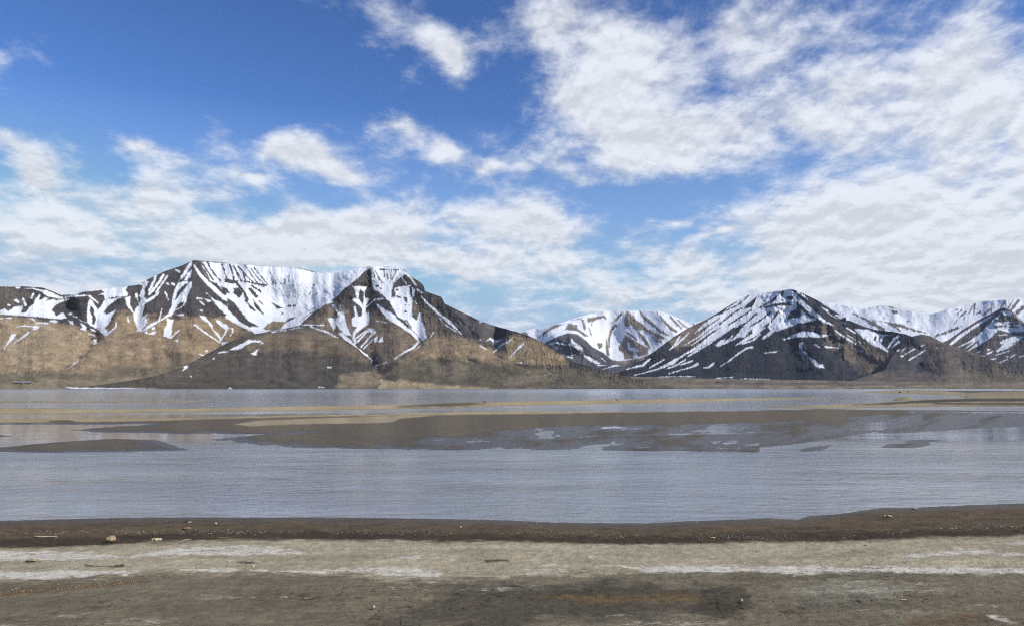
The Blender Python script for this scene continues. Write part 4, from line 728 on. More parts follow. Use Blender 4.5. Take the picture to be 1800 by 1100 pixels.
bar('mudflat', 'broad dark wet mudflat with tan sandy rim in the middle distance', [(-300,737),(0,736.8),(200,735),(400,732.5),(500,730),(700,726),(800,723.5),(900,722.5),(1100,723),(1200,722.5),(1300,721.3),(1400,719.3),(1440,718),(1500,719.3),(1600,720.6),(1800,721.5),(2100,722),(2100,744),(1800,749.5),(1680,755),(1600,759.5),(1530,763),(1500,770),(1470,781),(1455,792),(1400,794),(1290,793.5),(1200,792),(1000,790.5),(880,790.5),(700,789),(520,787),(440,784),(400,778.5),(370,771.5),(400,768),(450,764.3),(512,761.3),(400,762.5),(250,760.8),(160,759.3),(100,755.8),(180,752),(250,745),(100,745.3),(0,745.8),(-300,746.5)], .13, 3.0, ypad=3, stepx=1.5, stepy=.42, base=MUD, rough=.15,
    sand=[([(-300,736),(100,736),(250,734),(500,729),(700,725),(900,721.5),(1180,723),(1400,718),(1450,717.5),(1300,722.5),(1100,725.5),(900,729),(700,731),(500,734.5),(250,741),(90,743.5),(-300,744.5)], SAND, 1.2), ([(412,747),(450,741),(520,738),(600,735),(700,731),(770,731),(700,738),(690,744),(600,746),(500,748),(440,751)], (.34,.275,.175), 1.2), ([(84,742.5),(100,739.8),(125,740.3),(142,743.6),(110,744.6)], (.12,.10,.07), 1.6)],
    low=[([(860,757),(1000,748),(1200,745),(1450,738),(1600,722),(2100,722),(2100,752),(1540,765),(1460,794),(900,792),(700,780)], .030), ([(370,772),(600,765),(900,770),(900,792),(440,786)], .075)],
    pools=[([(1020,768),(1120,764),(1300,760.5),(1400,758)], 1.6, .04), ([(1120,786),(1250,786.5),(1330,788.5)], 1.2, .04), ([(1340,790),(1410,783),(1480,773),(1540,763)], 9, .08), ([(1500,723.5),(1800,724.5)], 1.6, .06)])
bar('mudflat', 'small dark mud island lying low at the left edge of the lagoon', [(-300,786),(0,785),(50,780.5),(120,775.5),(200,771),(280,772.5),(300,781),(345,790),(300,791.5),(200,793.5),(100,795),(0,794.5),(-300,796)], .09, 1.0, ypad=4, stepx=1.5, base=MUD, rough=.05, pools=[([(110,786),(170,787)], 1.3, .06), ([(240,783),(268,784)], 1.2, .06)])
bar('mudflat', 'tiny dark mud patch at the left edge between two channels', [(-300,762),(0,762),(20,764.5),(36,766.5),(0,768.5),(-300,769)], .07, 1.0, ypad=3, base=MUD)
bar('mudflat', 'flat dark mud islets standing in the bright shallow water at the right', [(1545,786),(1560,780),(1600,779),(1600,773.5),(1640,771.5),(1660,774),(1630,777),(1640,781),(1600,786.5)], .06, .8, ypad=3, base=MUD)
bar('sandbar', 'far sand island with olive top and rounded mound at the right edge', [(1508,689.6),(1525,687.2),(1570,685.5),(1620,685.2),(1700,686.6),(1800,686.8),(2100,687),(2100,714),(1800,713.8),(1600,715),(1500,716.8),(1440,717.6),(1325,715.6),(1400,712.5),(1500,709.5),(1545,707),(1580,703.5),(1620,701.5),(1690,698),(1690,695.5),(1640,693),(1560,691)], .5, 7, stepy=.3, base=(.30,.25,.155),
    sand=[([(1500,714),(1560,709),(1620,705),(1700,702.5),(2100,702),(2100,708),(1700,709),(1560,713)], (.075,.066,.05), 1.2), ([(1640,686),(2100,686),(2100,690.5),(1700,691)], (.10,.088,.07), 1.0), ([(1640,711),(2100,710),(2100,713),(1640,713)], (.10,.085,.05), .8)],
    humps=[(1588, 703.5, 2.5, .95, .5), (1795, 694.5, 12, 1.5, .25)])

# ---- near beach
WL = [(-350,918),(0,915),(100,912),(200,910),(330,908.5),(450,909),(600,909),(750,911),(900,914),(950,917),(1045,918.6),(1140,919),(1200,916),(1300,912.5),(1350,910),(1385,912),(1402,913),(1420,907),(1480,902),(1550,892),(1600,892),(1700,887.5),(1800,884),(2150,874)]


def beach_z(PX, PY):
    wl = np.interp(PX, [p[0] for p in WL], [p[1] for p in WL]) + 1.1 * fbm(PX / 26, PX * 0, 4, 2)
    s = PY - wl
    z = np.where(s > 0, .07 * (1 - np.exp(-s / 2.5)) + np.minimum(s, 260) * .0030, s * .012)
    return np.maximum(z, -.4), s


def streak(PX, PY, seed, sx=60, sy=4): return fbm(PX / sx, PY / sy, 4, seed)


xs = np.concatenate([np.arange(-2600, -340, 20.0), np.arange(-340, 2141, 1.7), np.arange(2150, 4400, 20.0)]); ys = np.concatenate([np.arange(866, 1112, .85), np.array([1116, 1124, 1140, 1170, 1220, 1300, 1450, 1700, 2100])])
PX, PY = np.meshgrid(xs, ys)
Zb, sh = beach_z(PX, PY)
X, Y = ground(PX, PY, Zb)
rel = .034 * fbm(X / .9, Y / .9, 4, 60) + .022 * fbm(X / .22, Y / .22, 3, 61) + .03 * fbm(X / 3.5, Y / 3.5, 2, 62)
ck = np.abs(fbm(X / .8 + .3 * fbm(X / .3, Y / .3, 2, 66), Y / .8, 2, 63))
crack = np.clip(1 - ck / .035, 0, 1) * sstep(60, 110, sh) * sstep(-.1, .25, fbm(X / 2.5, Y / 2.5, 2, 64))
Zb = Zb + rel * sstep(-2, 25, sh) - .018 * crack
X, Y = ground(PX, PY, beach_z(PX, PY)[0])
col = np.ones(PX.shape + (3,)) * np.asarray((.192, .160, .102))          # dried grey mud


JX = 7 * fbm(X / .7, Y / .5, 3, 101, .6); JY = 3.2 * fbm(X / .5, Y / .35, 4, 102, .65)
salt = np.zeros_like(PX)


def widen(pts): return [(-3000.0 if x <= -350 else 4800.0 if x >= 2150 else x, y) for x, y in pts]     # bands run on along the shore


def crust(pts, amt, soft=5.0):
    pts = widen(pts); a = np.asarray(pts, float)
    sel = (PX > a[:, 0].min() - 16) & (PX < a[:, 0].max() + 16) & (PY > a[:, 1].min() - 12) & (PY < a[:, 1].max() + 12)
    x, y = PX[sel] + JX[sel], PY[sel] + JY[sel]
    d = poly_sd(x, y, pts) + 5.0 * streak(x, y, 5, 34, 2.6)
    salt[sel] = np.maximum(salt[sel], amt * sstep(-soft, soft, d))


def soil(pts, c, soft, amt=1.0, seed=1, sx=50, sy=4, k=1.4):
    global col
    pts = widen(pts); a = np.asarray(pts, float)
    g = soft * (1 + k) + 2
    sel = (PX > a[:, 0].min() - g) & (PX < a[:, 0].max() + g) & (PY > a[:, 1].min() - g) & (PY < a[:, 1].max() + g)
    x, y = PX[sel] + JX[sel], PY[sel] + JY[sel]
    d = poly_sd(x, y, pts) + soft * k * streak(x, y, seed, sx, sy)
    m = (amt * sstep(-soft, soft, d))[..., None]
    col[sel] = col[sel] * (1 - m) + np.asarray(c) * m


wlx = [p[0] for p in WL]; wly = np.array([p[1] for p in WL])
DK = [(-350,962),(0,962),(60,960),(200,956),(260,951),(450,948),(600,949),(750,950),(900,952),(1050,955),(1200,955),(1330,950),(1500,950),(1650,945),(1800,940),(2150,930)]
soil([(-350,962)] + DK + [(2150,1000),(1800,1006),(1500,1003),(1200,1002),(1000,1008),(850,1014),(700,1020),(600,1008),(300,1006),(240,1008),(0,1022),(-350,1026)], (.41, .35, .232), 7, 1, 3, 50, 4, 1.8)      # pale dry strand
CRUST = (.60, .575, .52)
for pts, amt in (([(-350,966),(0,966),(60,966),(160,968),(220,974),(300,962),(420,956),(480,960),(540,968),(530,974),(300,978),(130,985),(0,986),(-350,990)], .85), ([(-350,1002),(0,1002),(120,1001),(240,1002),(250,1008),(150,1012),(60,1019),(0,1013),(-350,1016)], 1), ([(310,998),(400,996),(430,1002),(520,1003),(600,996),(700,995),(780,1003),(770,1012),(700,1017),(640,1006),(540,1007),(420,1005),(320,1002)], .9), ([(690,976),(760,977),(830,981),(800,984),(700,981)], .8), ([(910,991),(1000,990),(1002,992),(912,994)], .8), ([(920,1001),(1000,1000),(1010,1010),(960,1014),(925,1012)], .6), ([(1060,994),(1200,993),(1500,994),(1620,994),(1800,996),(2150,990),(2150,1004),(1800,1008),(1640,1008),(1500,1003),(1390,1012),(1330,1004),(1260,1008),(1150,1005)], .95), ([(1560,975),(1640,968),(1690,960),(1800,970),(2150,965),(2150,980),(1800,978),(1700,974),(1600,982)], .75), ([(1220,976),(1330,974),(1400,979),(1330,984),(1230,983)], .5), ([(1740,952),(1800,947),(2150,940),(2150,958),(1800,958)], .7), ([(1735,1082),(1770,1086),(1800,1096),(1780,1101),(1740,1092)], .7), ([(1060,1083),(1110,1080),(1115,1088),(1065,1092)], .5), ([(1690,992),(1740,990),(1740,994),(1700,996)], .6)):
    crust(pts, amt)
for pts, amt in (([(300,1042),(430,1036),(560,1044),(520,1060),(340,1058)], .34), ([(600,1024),(760,1018),(900,1026),(1010,1022),(900,1040),(700,1038)], .45), ([(1340,1022),(1500,1014),(1700,1022),(1760,1036),(1560,1050),(1400,1046)], .42), ([(0,1084),(140,1076),(320,1088),(300,1102),(0,1104)], .34), ([(1040,1090),(1180,1080),(1330,1092),(1300,1106),(1060,1106)], .42), ([(840,996),(1060,990),(1080,1004),(900,1016)], .42), ([(1480,1070),(1640,1062),(1760,1052),(1800,1064),(1640,1082)], .34)):
    crust(pts, amt, 9.0)
soil([(620,1096),(720,1066),(800,1036),(880,1028),(960,1034),(1050,1020),(1130,1026),(1250,1040),(1320,1060),(1300,1086),(1180,1078),(1100,1092),(960,1082),(900,1108),(760,1090),(680,1110)], (.088, .072, .048), 10, .78, 6, 40, 9, 2.6)
soil([(940,1050),(1060,1046),(1180,1042),(1250,1046),(1230,1056),(1060,1060)], (.20, .125, .045), 5, .6, 7, 18, 3, 2.0)
soil([(-350,1055),(0,1036),(100,1028),(240,1018),(260,1022),(120,1036),(0,1048),(-350,1070)], (.18, .12, .055), 4, .8, 8, 18, 3)
soil([(1590,1088),(1700,1078),(1780,1084),(1720,1098),(1600,1104)], (.17, .11, .05), 5, .6, 9, 18, 4, 2.0)
soil([(1380,1030),(1500,1018),(1600,1030),(1580,1055),(1450,1060)], (.27, .24, .165), 8, .7, 10, 26, 5, 2.2)
soil([(1240,1030),(1300,1025),(1330,1062),(1260,1090),(1220,1070)], (.07, .056, .036), 7, .8, 11, 20, 5, 2.2)
for pts in ([(850,984),(890,982),(895,987),(852,988)], [(148,992),(215,992),(215,996),(150,995)], [(415,986),(440,984),(455,988),(420,989)], [(1700,994),(1730,993),(1715,997)]):
    soil(pts, (.06, .052, .04), 1.5, .9, 12, 12, 1.5, 1.6)
band = sstep(-3, 3, np.interp(PX, [p[0] for p in DK], [p[1] for p in DK]) - PY + JY * 1.2 + 3.0 * streak(PX, PY, 14, 60, 5))[..., None]
brown = np.asarray((.118, .085, .050)) * (1 + .35 * streak(PX, PY, 15, 30, 5))[..., None]
blk = sstep(-5, 5, PY - np.interp(PX, [p[0] for p in DK], [p[1] for p in DK]) + 15 + 4 * streak(PX, PY, 16, 40, 5))[..., None]
brown = brown * (1 - .45 * blk)
col = col * (1 - band) + brown * band
nearw = (1 - sstep(1, 14, sh + JY * 1.5 + 5 * streak(PX, PY, 17, 50, 4)))[..., None]
col = col * (1 - nearw * .9) + np.asarray((.105, .086, .062)) * nearw * .9
col = col * (1 + .42 * fbm(X / 2.2, Y / 1.1, 5, 70, .6) + .16 * fbm(X / .3, Y / .2, 3, 71))[..., None] * (1 - .5 * crack[..., None])
wet = np.clip(1 - sh / 16, 0, 1) * .6
o = grid_mesh('beach', np.stack([X, Y, Zb], -1), {'soil': np.clip(col, .015, .8), 'wet': wet, 'salt': salt}, SOIL, True)
tag(o, 'muddy near shore with dark wet strip, pale salt crust and dried grey mud', 'shore', kind='structure')

# ------------------------------------------------------------------ things on the shore
def plain(name, colour, rough=.85, var=.5, scale=30.0, bump=.01):
    t = NT(name)
    n = t.noise(scale, 5, .65); n2 = t.noise(scale * 5, 3, .6)
    t.put(scaled(t, colour, t.math('MULTIPLY_ADD', n, var * 1.6, t.math('MULTIPLY_ADD', n2, var * .6, 1 - var * 1.1))), t.b.inputs['Base Color'])
    t.b.inputs['Roughness'].default_value = rough; t.b.inputs['Specular IOR Level'].default_value = .25
    t.bump(t.math('ADD', n, t.math('MULTIPLY', n2, .4)), bump, .8)
    return t.m


TANSTONE = plain('tan_stone', (.36, .27, .165)); PALESTONE = plain('pale_stone', (.46, .40, .30)); DARKSTONE = plain('dark_stone', (.05, .045, .04))
BROWNSTONE = plain('brown_stone', (.20, .13, .075)); DRIFT = plain('driftwood', (.52, .42, .27), var=.4); DARKWOOD = plain('dark_driftwood', (.06, .048, .036))
FEATHER = plain('white_feathers', (.80, .80, .79), var=.08, bump=.002); GREYF = plain('grey_feathers', (.38, .40, .43), var=.15, bump=.002); BEAK = plain('beak', (.55, .35, .08), var=.1, bump=.001)
HULL = plain('boat_paint', (.80, .81, .80), .35, .06, 2.0, .001); GLASSD = plain('dark_window', (.03, .035, .04), .15, .1, 2.0, .001); METALG = plain('grey_metal', (.26, .26, .27), .6, .2, 1.0, .004); DARKWALL = plain('dark_boards', (.035, .032, .03), .8, .3, 1.0, .01)


def link(name, verts, faces, mat, parent=None, smooth=True):
    me = bpy.data.meshes.new(name); me.from_pydata([tuple(v) for v in verts], [], [tuple(f) for f in faces]); me.materials.append(mat)
    if smooth: me.polygons.foreach_set('use_smooth', np.ones(len(me.polygons), bool))
    me.update()
    o = bpy.data.objects.new(name, me); sc.collection.objects.link(o)
    if parent: o.parent = parent
    return o


def ico(sub):
    import bmesh
    bm = bmesh.new(); bmesh.ops.create_icosphere(bm, subdivisions=sub, radius=1.0)
    v = np.array([x.co[:] for x in bm.verts]); f = [[q.index for q in p.verts] for p in bm.faces]; bm.free()
    return v, f


IV3, IF3 = ico(4); IV1, IF1 = ico(1)


def chunk(v, seed, sharp=.5, cuts=7):
    """worn angular stone: a sphere cut by random planes, then roughened"""
    r = np.random.RandomState(seed); v = v.copy()
    for k in range(cuts):
        n = r.normal(size=3); n /= np.linalg.norm(n); d = .55 + .35 * r.rand()
        h = v @ n; v -= np.outer(np.maximum(h - d, 0) * (.75 + .25 * sharp), n)
    u = v / np.linalg.norm(v, axis=1, keepdims=True)
    return v + u * (.05 * fbm(u[:, 0] * 3 + seed, u[:, 1] * 3 + u[:, 2] * 2, 3, seed % 50))[:, None]


def site(px, py):
    z = float(beach_z(np.array([px]), np.array([py]))[0][0])
    x, y = ground(px, py, z)
    return float(x), float(y), z


def stone(name, label, px, py, w, h, seed, mat, rot=0.0, depth=.8, cat='stone', cuts=7, group=None):
    """w, h: width and height as seen, image pixels; py: its foot"""
    x, y, z = site(px, py); k = math.hypot(x, y) / FOC * 1.02
    v = chunk(IV3, seed, cuts=cuts) * np.array([w * k / 2, w * k * depth / 2, h * k / 2])
    v[:, 2] -= v[:, 2].min() * .85
    o = link(name, v, IF3, mat)
    o.location = (x, y, z - .006); o.rotation_euler = (0, rot, 0)
    return tag(o, label, cat, group)


def rod(pts, rad, seg=10, seed=0, flat=1.0):
    """tapered irregular stick through the points"""
    pts = [np.array(p, float) for p in pts]; V = []; F = []
    r = np.random.RandomState(seed)
    for i, p in enumerate(pts):
        d = pts[min(i + 1, len(pts) - 1)] - pts[max(i - 1, 0)]; d /= np.linalg.norm(d)
        a = np.cross(d, (0, 0, 1.0)); a = a / (np.linalg.norm(a) + 1e-9); b = np.cross(a, d)
        for k in range(seg):
            t = 2 * math.pi * k / seg; q = rad[i] * (1 + .14 * r.normal())
            V.append(p + a * math.cos(t) * q + b * math.sin(t) * q * flat)
        if i:
            for k in range(seg):
                F.append(((i - 1) * seg + k, (i - 1) * seg + (k + 1) % seg, i * seg + (k + 1) % seg, i * seg + k))
    F.append(tuple(range(seg - 1, -1, -1))); F.append(tuple(range((len(pts) - 1) * seg, len(pts) * seg)))
    return V, F


def stick(name, label, p0, p1, thick, mat, seed, sag=.0, cat='driftwood', flat=1.0, lift=.0):
    a = np.array(site(*p0)); b = np.array(site(*p1)); k = math.hypot(a[0], a[1]) / FOC
    n = 7; r0 = thick * k / 2; pts = []
    rs = np.random.RandomState(seed)
    for i in range(n):
        t = i / (n - 1); p = a + (b - a) * t
        p = p + np.array([0, rs.normal() * r0 * .6, r0 * (.75 * flat) + lift * t + rs.normal() * r0 * .12]); pts.append(p - a)
    V, F = rod(pts, [r0 * (1 - .35 * abs(2 * i / (n - 1) - 1) ** 3) for i in range(n)], 10, seed, flat)
    o = link(name, V, F, mat); o.location = a
    return tag(o, label, cat)


stone('stone', 'largest blocky tan stone on the dark strip at the left', 194, 952, 16, 11, 3, TANSTONE, cuts=9)
stick('driftwood', 'short thick pale log piece right of the large tan stone', (266, 950.5), (284, 949), 5.0, DRIFT, 5)
stick('driftwood', 'long straight thin pale stick on the dark strip at the far left', (58, 943), (100, 944), 2.3, DRIFT, 6, flat=.8)
stick('driftwood', 'thin reddish brown stick on the dark strip right of the log piece', (379, 945), (405, 944.4), 2.0, plain('red_wood', (.26, .13, .06)), 7, flat=.7)
stick('driftwood', 'slim pale curved stick lying at the lower edge of the dark strip', (318, 949.5), (337, 948.5), 1.8, DRIFT, 8, flat=.7)
stone('stone', 'low rounded rusty brown stone just below the near waterline at the left', 329, 929.5, 13, 5, 9, BROWNSTONE)
stone('stone', 'small black stone at the waterline beside a white sliver', 328.5, 917.2, 5, 4, 10, DARKSTONE)
stone('stone', 'white sliver of stone at the waterline beside a small black stone', 333.5, 917.6, 8, 2, 11, PALESTONE)
stone('stone', 'small white pebble alone on the brown strip left of centre', 380, 920, 5, 3, 12, PALESTONE)
stone('stone', 'flat pale stone on the sandy strand, left of a darker weed patch', 405, 987, 11, 4, 13, PALESTONE)
stone('stone', 'small round cream stone just below the weed patch on the strand', 445, 994.5, 5.5, 3.2, 14, PALESTONE)
stone('stone', 'flat tan stone half sunk in the salt crust at the left edge', 56, 985, 15, 4, 15, TANSTONE)
stone('stone', 'pale flat stone with a dark end on the middle of the sandy strand', 1036, 980.5, 11, 5, 16, PALESTONE)
stone('stone', 'white pebble on the brown strip right of centre left', 810, 926.3, 4.5, 3, 17, PALESTONE)
stone('stone', 'cream stone left of a larger pair on the right waterside mud', 1554.5, 908, 5, 4, 18, PALESTONE)
stone('stone', 'yellowish stone under a black one on the right waterside mud', 1563.5, 908.5, 9, 4.5, 19, TANSTONE)
stone('stone', 'black stone on top of the yellowish stone near the right waterline', 1566, 906, 5, 3.4, 20, DARKSTONE)
stone('stone', 'small tan stone right at the water edge on the right', 1608.5, 895, 8, 3.4, 21, TANSTONE)
stick('driftwood', 'short pale plank on the pebble line at the right', (1606.5, 936.5), (1619, 936), 2.3, DRIFT, 22, flat=.5)
stick('driftwood', 'short dark stick touching the pale plank on the right pebble line', (1601, 936.3), (1607, 936.6), 1.8, DARKWOOD, 23)
stone('stone', 'white flat pebble at the top of the strand below the right mud', 1523.5, 957.5, 6, 2.4, 24, PALESTONE)
stick('driftwood', 'slim cream stick on the dry grey mud at the lower right', (1581.5, 1053.5), (1593, 1053), 1.7, DRIFT, 25, flat=.8)
stone('stone', 'cream stone on the dry grey mud near the lower right corner', 1748.5, 1068.5, 9.5, 3.5, 26, PALESTONE)
stone('stone', 'small pale lump of stone on the grey mud left of the dark patch', 656.5, 1067.5, 6, 5, 27, PALESTONE)
stone('stone', 'pale stone at the right rim of the dark brown mud patch', 1303, 1055.5, 6, 4.5, 28, PALESTONE)
stone('stone', 'small upright black stone inside the dark brown mud patch', 1263.5, 1061, 5, 6, 29, DARKSTONE)
stick('driftwood', 'pale short stick on the brown strip right of centre', (1249, 944.8), (1258, 944.2), 1.7, DRIFT, 30, flat=.7)

# pebble line: too many small stones to count
rs = np.random.RandomState(11); V = []; F = []; off = 0; cols = []
LINES = [([(-100,936),(0,934),(120,933),(300,935),(600,934),(800,935),(900,938),(1000,941),(1200,943),(1400,944)], 4.5, 2300, (1.0, 2.6)),
         ([(1480,940),(1560,934),(1650,930),(1800,924),(1950,918)], 6, 700, (1.0, 3.0)), ([(900,925),(1000,935),(1100,940)], 8, 200, (1, 2.5)),
         ([(-100,930),(900,925),(1300,930),(1800,905)], 13, 420, (.8, 2.2)), ([(-100,975),(900,980),(1900,970)], 26, 420, (.8, 2.0)), ([(-100,1050),(1900,1050)], 55, 900, (.9, 2.4)),
         ([(0,1040),(120,1031),(250,1020)], 4, 220, (1, 2.8))]
for line, spread, n, (s0, s1) in LINES:
    lx = np.array([p[0] for p in line], float); ly = np.array([p[1] for p in line], float)
    px = lx[0] + rs.rand(n) * (lx[-1] - lx[0]); py = np.interp(px, lx, ly) + rs.normal(size=n) * spread * .6
    keep = vnoise(px / 45.0, py / 9.0, 5) + rs.rand(n) * .9 > .05
    px, py = px[keep], py[keep]
    z = beach_z(px, py)[0]; ok = z > .02; px, py, z = px[ok], py[ok], z[ok]
    gx, gy = ground(px, py, z)
    for i in range(len(px)):
        k = math.hypot(gx[i], gy[i]) / FOC; w = (s0 + (s1 - s0) * rs.rand() ** 2.6) * k / 2 * 1.05
        v = IV1 * (1 + .22 * rs.normal(size=(len(IV1), 1))) * np.array([w, w * (.6 + .5 * rs.rand()), w * (.35 + .3 * rs.rand())])
        t = rs.rand() * 6.28; c, sn_ = math.cos(t), math.sin(t)
        v = np.stack([v[:, 0] * c - v[:, 1] * sn_, v[:, 0] * sn_ + v[:, 1] * c, v[:, 2]], -1) + np.array([gx[i], gy[i], z[i] + w * .1])
        V.append(v); F.extend([[a + off for a in f] for f in IF1]); off += len(v)
        g = rs.rand(); b = .55 + .6 * rs.rand()
        cc = np.array((.36, .31, .22) if g < .6 else (.48, .44, .37) if g < .75 else (.16, .13, .10)) * b
        cols.append(np.repeat(cc[None], len(v), 0))
PEB = NT('pebbles'); PEB.put(PEB.attr('tint', True), PEB.b.inputs['Base Color']); PEB.b.inputs['Roughness'].default_value = .85
o = link('pebbles', np.concatenate(V), F, PEB.m)
at = o.data.attributes.new('tint', 'FLOAT_COLOR', 'POINT'); cols = np.concatenate(cols)
at.data.foreach_set('color', np.concatenate([cols, np.ones((len(cols), 1))], -1).astype(np.float32).ravel())
tag(o, 'line of small pale pebbles and shells along the dark wet strip', 'pebbles', kind='stuff')


# ---- birds on the spits
def ell(c, r, sub=2, pinch=None):
    v, f = ico(sub)
    if pinch: v = v * (1 - pinch * np.abs(v[:, :1]) ** 1.5) ** np.array([0, 1, 1])
    return v * np.array(r) + np.array(c), f


def make_gull():
    root = bpy.data.objects.new('gull', None); sc.collection.objects.link(root)
    a, fa = ell((0, 0, .20), (.21, .085, .085), 3, .45); h, fh = ell((.17, 0, .31), (.055, .045, .048), 2); n, fn = ell((.14, 0, .255), (.055, .045, .075), 2)
    V = np.concatenate([a, n, h]); Fc = fa + [[i + len(a) for i in q] for q in fn] + [[i + len(a) + len(n) for i in q] for q in fh]
    link('body', V, Fc, FEATHER, root)
    for sgn in (-1, 1):
        w, fw = ell((-.06, sgn * .075, .225), (.20, .022, .055), 2, .6); link('wing', w, fw, GREYF, root)
        V2, F2 = rod([(0, sgn * .03, .14), (.005, sgn * .03, .06), (0, sgn * .03, 0)], [.010, .006, .008], 6); link('leg', V2, F2, BEAK, root)
    t = [(-.17, .045, .205), (-.33, .05, .19), (-.33, -.05, .19), (-.17, -.045, .205), (-.17, 0, .225), (-.33, 0, .20)]
    link('tail', t, [(0, 1, 5, 4), (4, 5, 2, 3), (0, 3, 2, 1)], FEATHER, root, False)
    V3, F3 = rod([(.215, 0, .31), (.25, 0, .305), (.275, 0, .298)], [.014, .011, .003], 6); link('beak', V3, F3, BEAK, root)
    return root


def copy_tree(o):
    c = o.copy(); sc.collection.objects.link(c)
    for ch in o.children:
        d = ch.copy(); sc.collection.objects.link(d); d.parent = c
    return c


gull = make_gull()
BIRDS = [(51.5, 705.6, 1.15, 'larger of two white gulls resting far left on the thin sand spit'), (79, 705.4, .95, 'smaller of two white gulls resting far left on the thin sand spit'),
         (1159, 704.6, 1.25, 'lone white gull standing on the long spit right of the middle')]
for i, (px, sz) in enumerate(((326, .8), (337, 1.0), (349, .95), (355, 1.05), (358.5, .9), (362, 1.0), (365.8, .95))):
    BIRDS.append((px, 704.9, sz, ('leftmost', 'second', 'third', 'fourth', 'fifth', 'sixth', 'rightmost')[i] + (' gull' if i in (0, 6) else ' gull from the left') + ' in the row on the tip of the thin spit'))
for i, (px, py, sz, lab) in enumerate(BIRDS):
    b = gull if i == 0 else copy_tree(gull)
    x, y = ground(px, py, .2)
    b.location = (float(x), float(y), .17); b.scale = (sz * .78,) * 3
    b.rotation_euler = (0, 0, (0.2, 2.9, .4, 3.0, .1, 2.7, 3.3, .3, 2.9, .2)[i % 10])
    tag(b, lab, 'bird', 'gulls in a row on the spit tip' if i > 2 else 'gulls resting on the sandbars')


# ---- driftwood and stones out on the bars
def far(px, py, z): x, y = ground(px, py, z); return np.array([float(x), float(y), z])


def snag(label, px, py, z, pieces, mat, seed):
    base = far(px, py, z); k = math.hypot(base[0], base[1]) / FOC
    V = []; F = []
    for pts, r in pieces:
        v, f = rod([(x * k, d * k, h * k) for x, d, h in pts], [q * k for q in r], 8, seed); F += [[i + len(V) for i in q] for q in f]; V += v
    o = link('driftwood', V, F, mat); o.location = base
    tag(o, label, 'driftwood')


snag('dark forked branch lying on the long spit left of the middle', 851, 707.5, .36, [([(-4.5,0,3.3),(-2.5,0,2.6),(0,0,1.2),(2,0,.6)], [.35,.5,.7,.6]), ([(0,0,1.0),(2.0,1,2.4),(4,1,3.6)], [.6,.45,.25]), ([(-1,-1,1.6),(-.5,-2,.2)], [.4,.3])], DARKWOOD, 3)
snag('dark leaning branch sticking up from the long spit in the middle', 1085.5, 704.8, .40, [([(2.4,0,0),(0,0,2.0),(-2.4,0,3.6),(-5.8,0,6.2)], [.65,.6,.45,.2])], DARKWOOD, 4)
snag('bleached branch lying against a dark one on the right sandbar', 1692, 697, .45, [([(2.6,0,0),(0,0,2.2),(-2.2,0,4.2)], [.6,.55,.3]), ([(-2.5,1,.3),(-.5,1,.5),(1.5,1,.3)], [.4,.5,.3])], DRIFT, 5)
snag('short dark branch behind the bleached one on the right sandbar', 1696, 697.6, .45, [([(-1,0,.4),(1,0,.6),(3.2,0,.3)], [.4,.55,.3])], DARKWOOD, 6)
for lab, px, py, w, h, sd in (('black boulder on the far right sand island, larger of two', 1582.2, 689.6, 4.4, 2.0, 40), ('small black boulder on the far right sand island, right of the larger', 1596.5, 688.6, 2.0, 2.0, 41)):
    b = far(px, py, .4); k = math.hypot(b[0], b[1]) / FOC
    v = chunk(IV3, sd) * np.array([w * k / 2, w * k * .4, h * k * .6]); v[:, 2] -= v[:, 2].min() * .8
    o = link('boulder', v, IF3, DARKSTONE); o.location = b; tag(o, lab, 'boulder')


# ---- far shore: a small boat, a long low building, dark outcrops
def hull_mesh(L, W, H):
    V = []; F = []; n = 9
    for i in range(n):
        t = i / (n - 1); w = W / 2 * (1 - max(0, (t - .55) / .45) ** 2.2) * (.86 + .14 * min(1, t * 4)); sheer = H * (1 + .35 * max(0, t - .5) ** 1.5)
        x = -L / 2 + L * t
        for sgn in (-1, 1): V += [(x, sgn * w, sheer), (x - (0 if t < .9 else .2), sgn * w * .72, 0.0)]
    for i in range(n - 1):
        a = i * 4; b = a + 4
        F += [(a, b, b + 1, a + 1), (a + 2, a + 3, b + 3, b + 2), (a + 1, b + 1, b + 3, a + 3), (a, a + 2, b + 2, b)]
    F += [(0, 1, 3, 2), (4 * n - 4, 4 * n - 2, 4 * n - 1, 4 * n - 3)]
    return V, F


def boxm(x0, x1, y0, y1, z0, z1, tx=0, ty=0):
    V = [(x0, y0, z0), (x1, y0, z0), (x1, y1, z0), (x0, y1, z0), (x0 + tx, y0 + ty, z1), (x1 - tx, y0 + ty, z1), (x1 - tx, y1 - ty, z1), (x0 + tx, y1 - ty, z1)]
    return V, [(0, 3, 2, 1), (4, 5, 6, 7), (0, 1, 5, 4), (1, 2, 6, 5), (2, 3, 7, 6), (3, 0, 4, 7)]


bt = bpy.data.objects.new('boat', None); sc.collection.objects.link(bt)
bx, by = ground(404, 683.0, 0.0); kk = 2350 / math.hypot(bx, by)
bt.location = (float(bx * kk), float(by * kk), -.25)
link('hull', *hull_mesh(14, 4.2, 1.9), HULL, bt, False)
cb = link('cabin', *boxm(-3.0, 2.6, -1.5, 1.5, 1.85, 4.2, .5, .2), HULL, bt, False); link('window', *boxm(-2.3, 2.2, -1.47, 1.47, 2.9, 3.6), GLASSD, cb, False)
link('mast', *rod([(-.6, 0, 4.1), (-.6, 0, 7.2)], [.14, .08], 8), METALG, bt); link('wheelhouse', *boxm(-1.4, 1.4, -1.1, 1.1, 4.2, 5.4, .3, .15), HULL, bt, False)
tag(bt, 'small white boat moored close to the far shore at the left', 'boat')


def on_shore(px, py, D):
    rx, ry, rz = ray(px, py); h = math.hypot(rx, ry); return (float(rx / h * D), float(ry / h * D), float(EYE + rz / h * D))


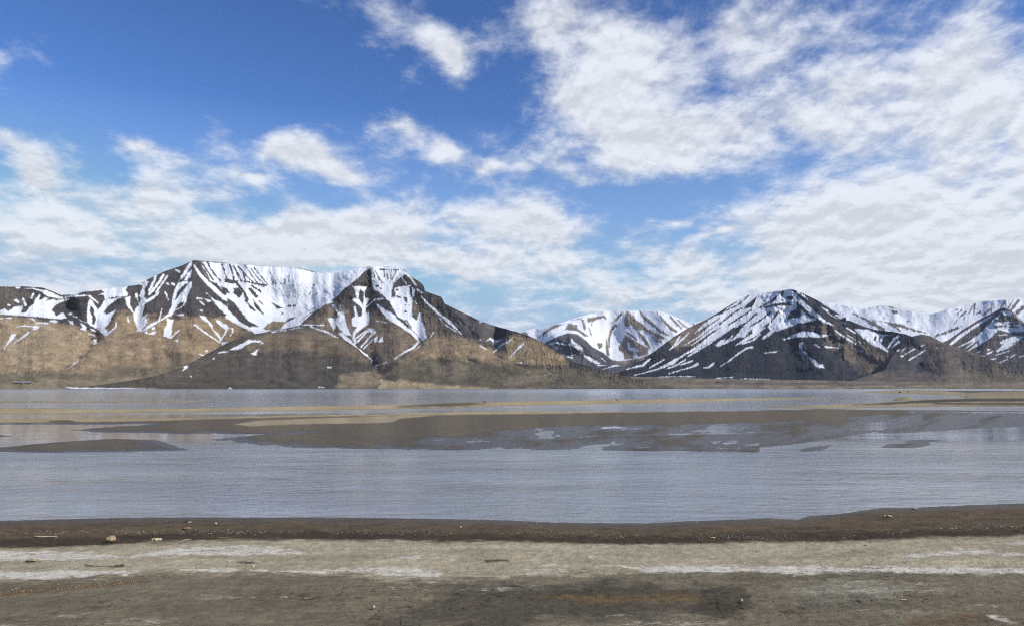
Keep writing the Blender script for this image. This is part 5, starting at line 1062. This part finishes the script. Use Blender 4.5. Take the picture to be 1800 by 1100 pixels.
bd = bpy.data.objects.new('building', None); sc.collection.objects.link(bd)
x, y, z = on_shore(38.5, 672.6, 2590); bd.location = (x, y, z - 1.5); bd.rotation_euler = (0, 0, .42)
link('wall', *boxm(-21, 21, -5, 5, -2.5, 3.6), DARKWALL, bd, False)
link('roof', [(-21.6, -5.6, 3.5), (21.6, -5.6, 3.5), (21.6, 5.6, 3.5), (-21.6, 5.6, 3.5), (-21.6, 0, 6.4), (21.6, 0, 6.4)], [(0, 1, 5, 4), (2, 3, 4, 5), (0, 4, 3), (1, 2, 5), (0, 3, 2, 1)], METALG, bd, False)
for i in range(4): link('door', *boxm(-16 + i * 9.5, -12 + i * 9.5, -5.25, -4.9, -2.4, 2.2), METALG if i == 2 else GLASSD, bd, False)
tag(bd, 'long low dark building with pale grey roof on the left far shore', 'building')
for lab, px, py, w, h, sd in (('lower left of two black rock outcrops near the far shore', 452, 671.8, 6, 3.6, 50), ('upper right of two black rock outcrops near the far shore', 462, 668.6, 4.5, 5, 51)):
    x, y, z = on_shore(px, py, 2680); k = 2680 / FOC
    v = chunk(IV3, sd) * np.array([w * k / 2, w * k * .5, h * k * .6]); o = link('outcrop', v, IF3, DARKSTONE); o.location = (x, y, z + h * k * .25); o.rotation_euler = (0, -.5 if sd == 51 else 0, 0)
    tag(o, lab, 'rock outcrop')

# ------------------------------------------------------------------ air
def haze_box():
    t = bpy.data.materials.new('thin_haze'); t.use_nodes = True; nt = t.node_tree; nt.nodes.clear()
    v = nt.nodes.new('ShaderNodeVolumePrincipled'); out = nt.nodes.new('ShaderNodeOutputMaterial')
    v.inputs['Color'].default_value = (.80, .88, 1.0, 1); v.inputs['Density'].default_value = HAZE; v.inputs['Anisotropy'].default_value = .2
    nt.links.new(v.outputs[0], out.inputs['Volume'])
    x0, x1, y0, y1, z0, z1 = -17000, 17000, -400, 17000, -5, 1900
    me = bpy.data.meshes.new('haze')
    me.from_pydata([(x, y, z) for z in (z0, z1) for y in (y0, y1) for x in (x0, x1)], [],
                   [(0, 2, 3, 1), (4, 5, 7, 6), (0, 1, 5, 4), (2, 6, 7, 3), (0, 4, 6, 2), (1, 3, 7, 5)])
    me.materials.append(t)
    o = bpy.data.objects.new('haze', me); sc.collection.objects.link(o)
    tag(o, 'thin pale blue air between the shore and the far mountains', 'haze', kind='stuff')


HAZE = 0.9e-5
haze_box()
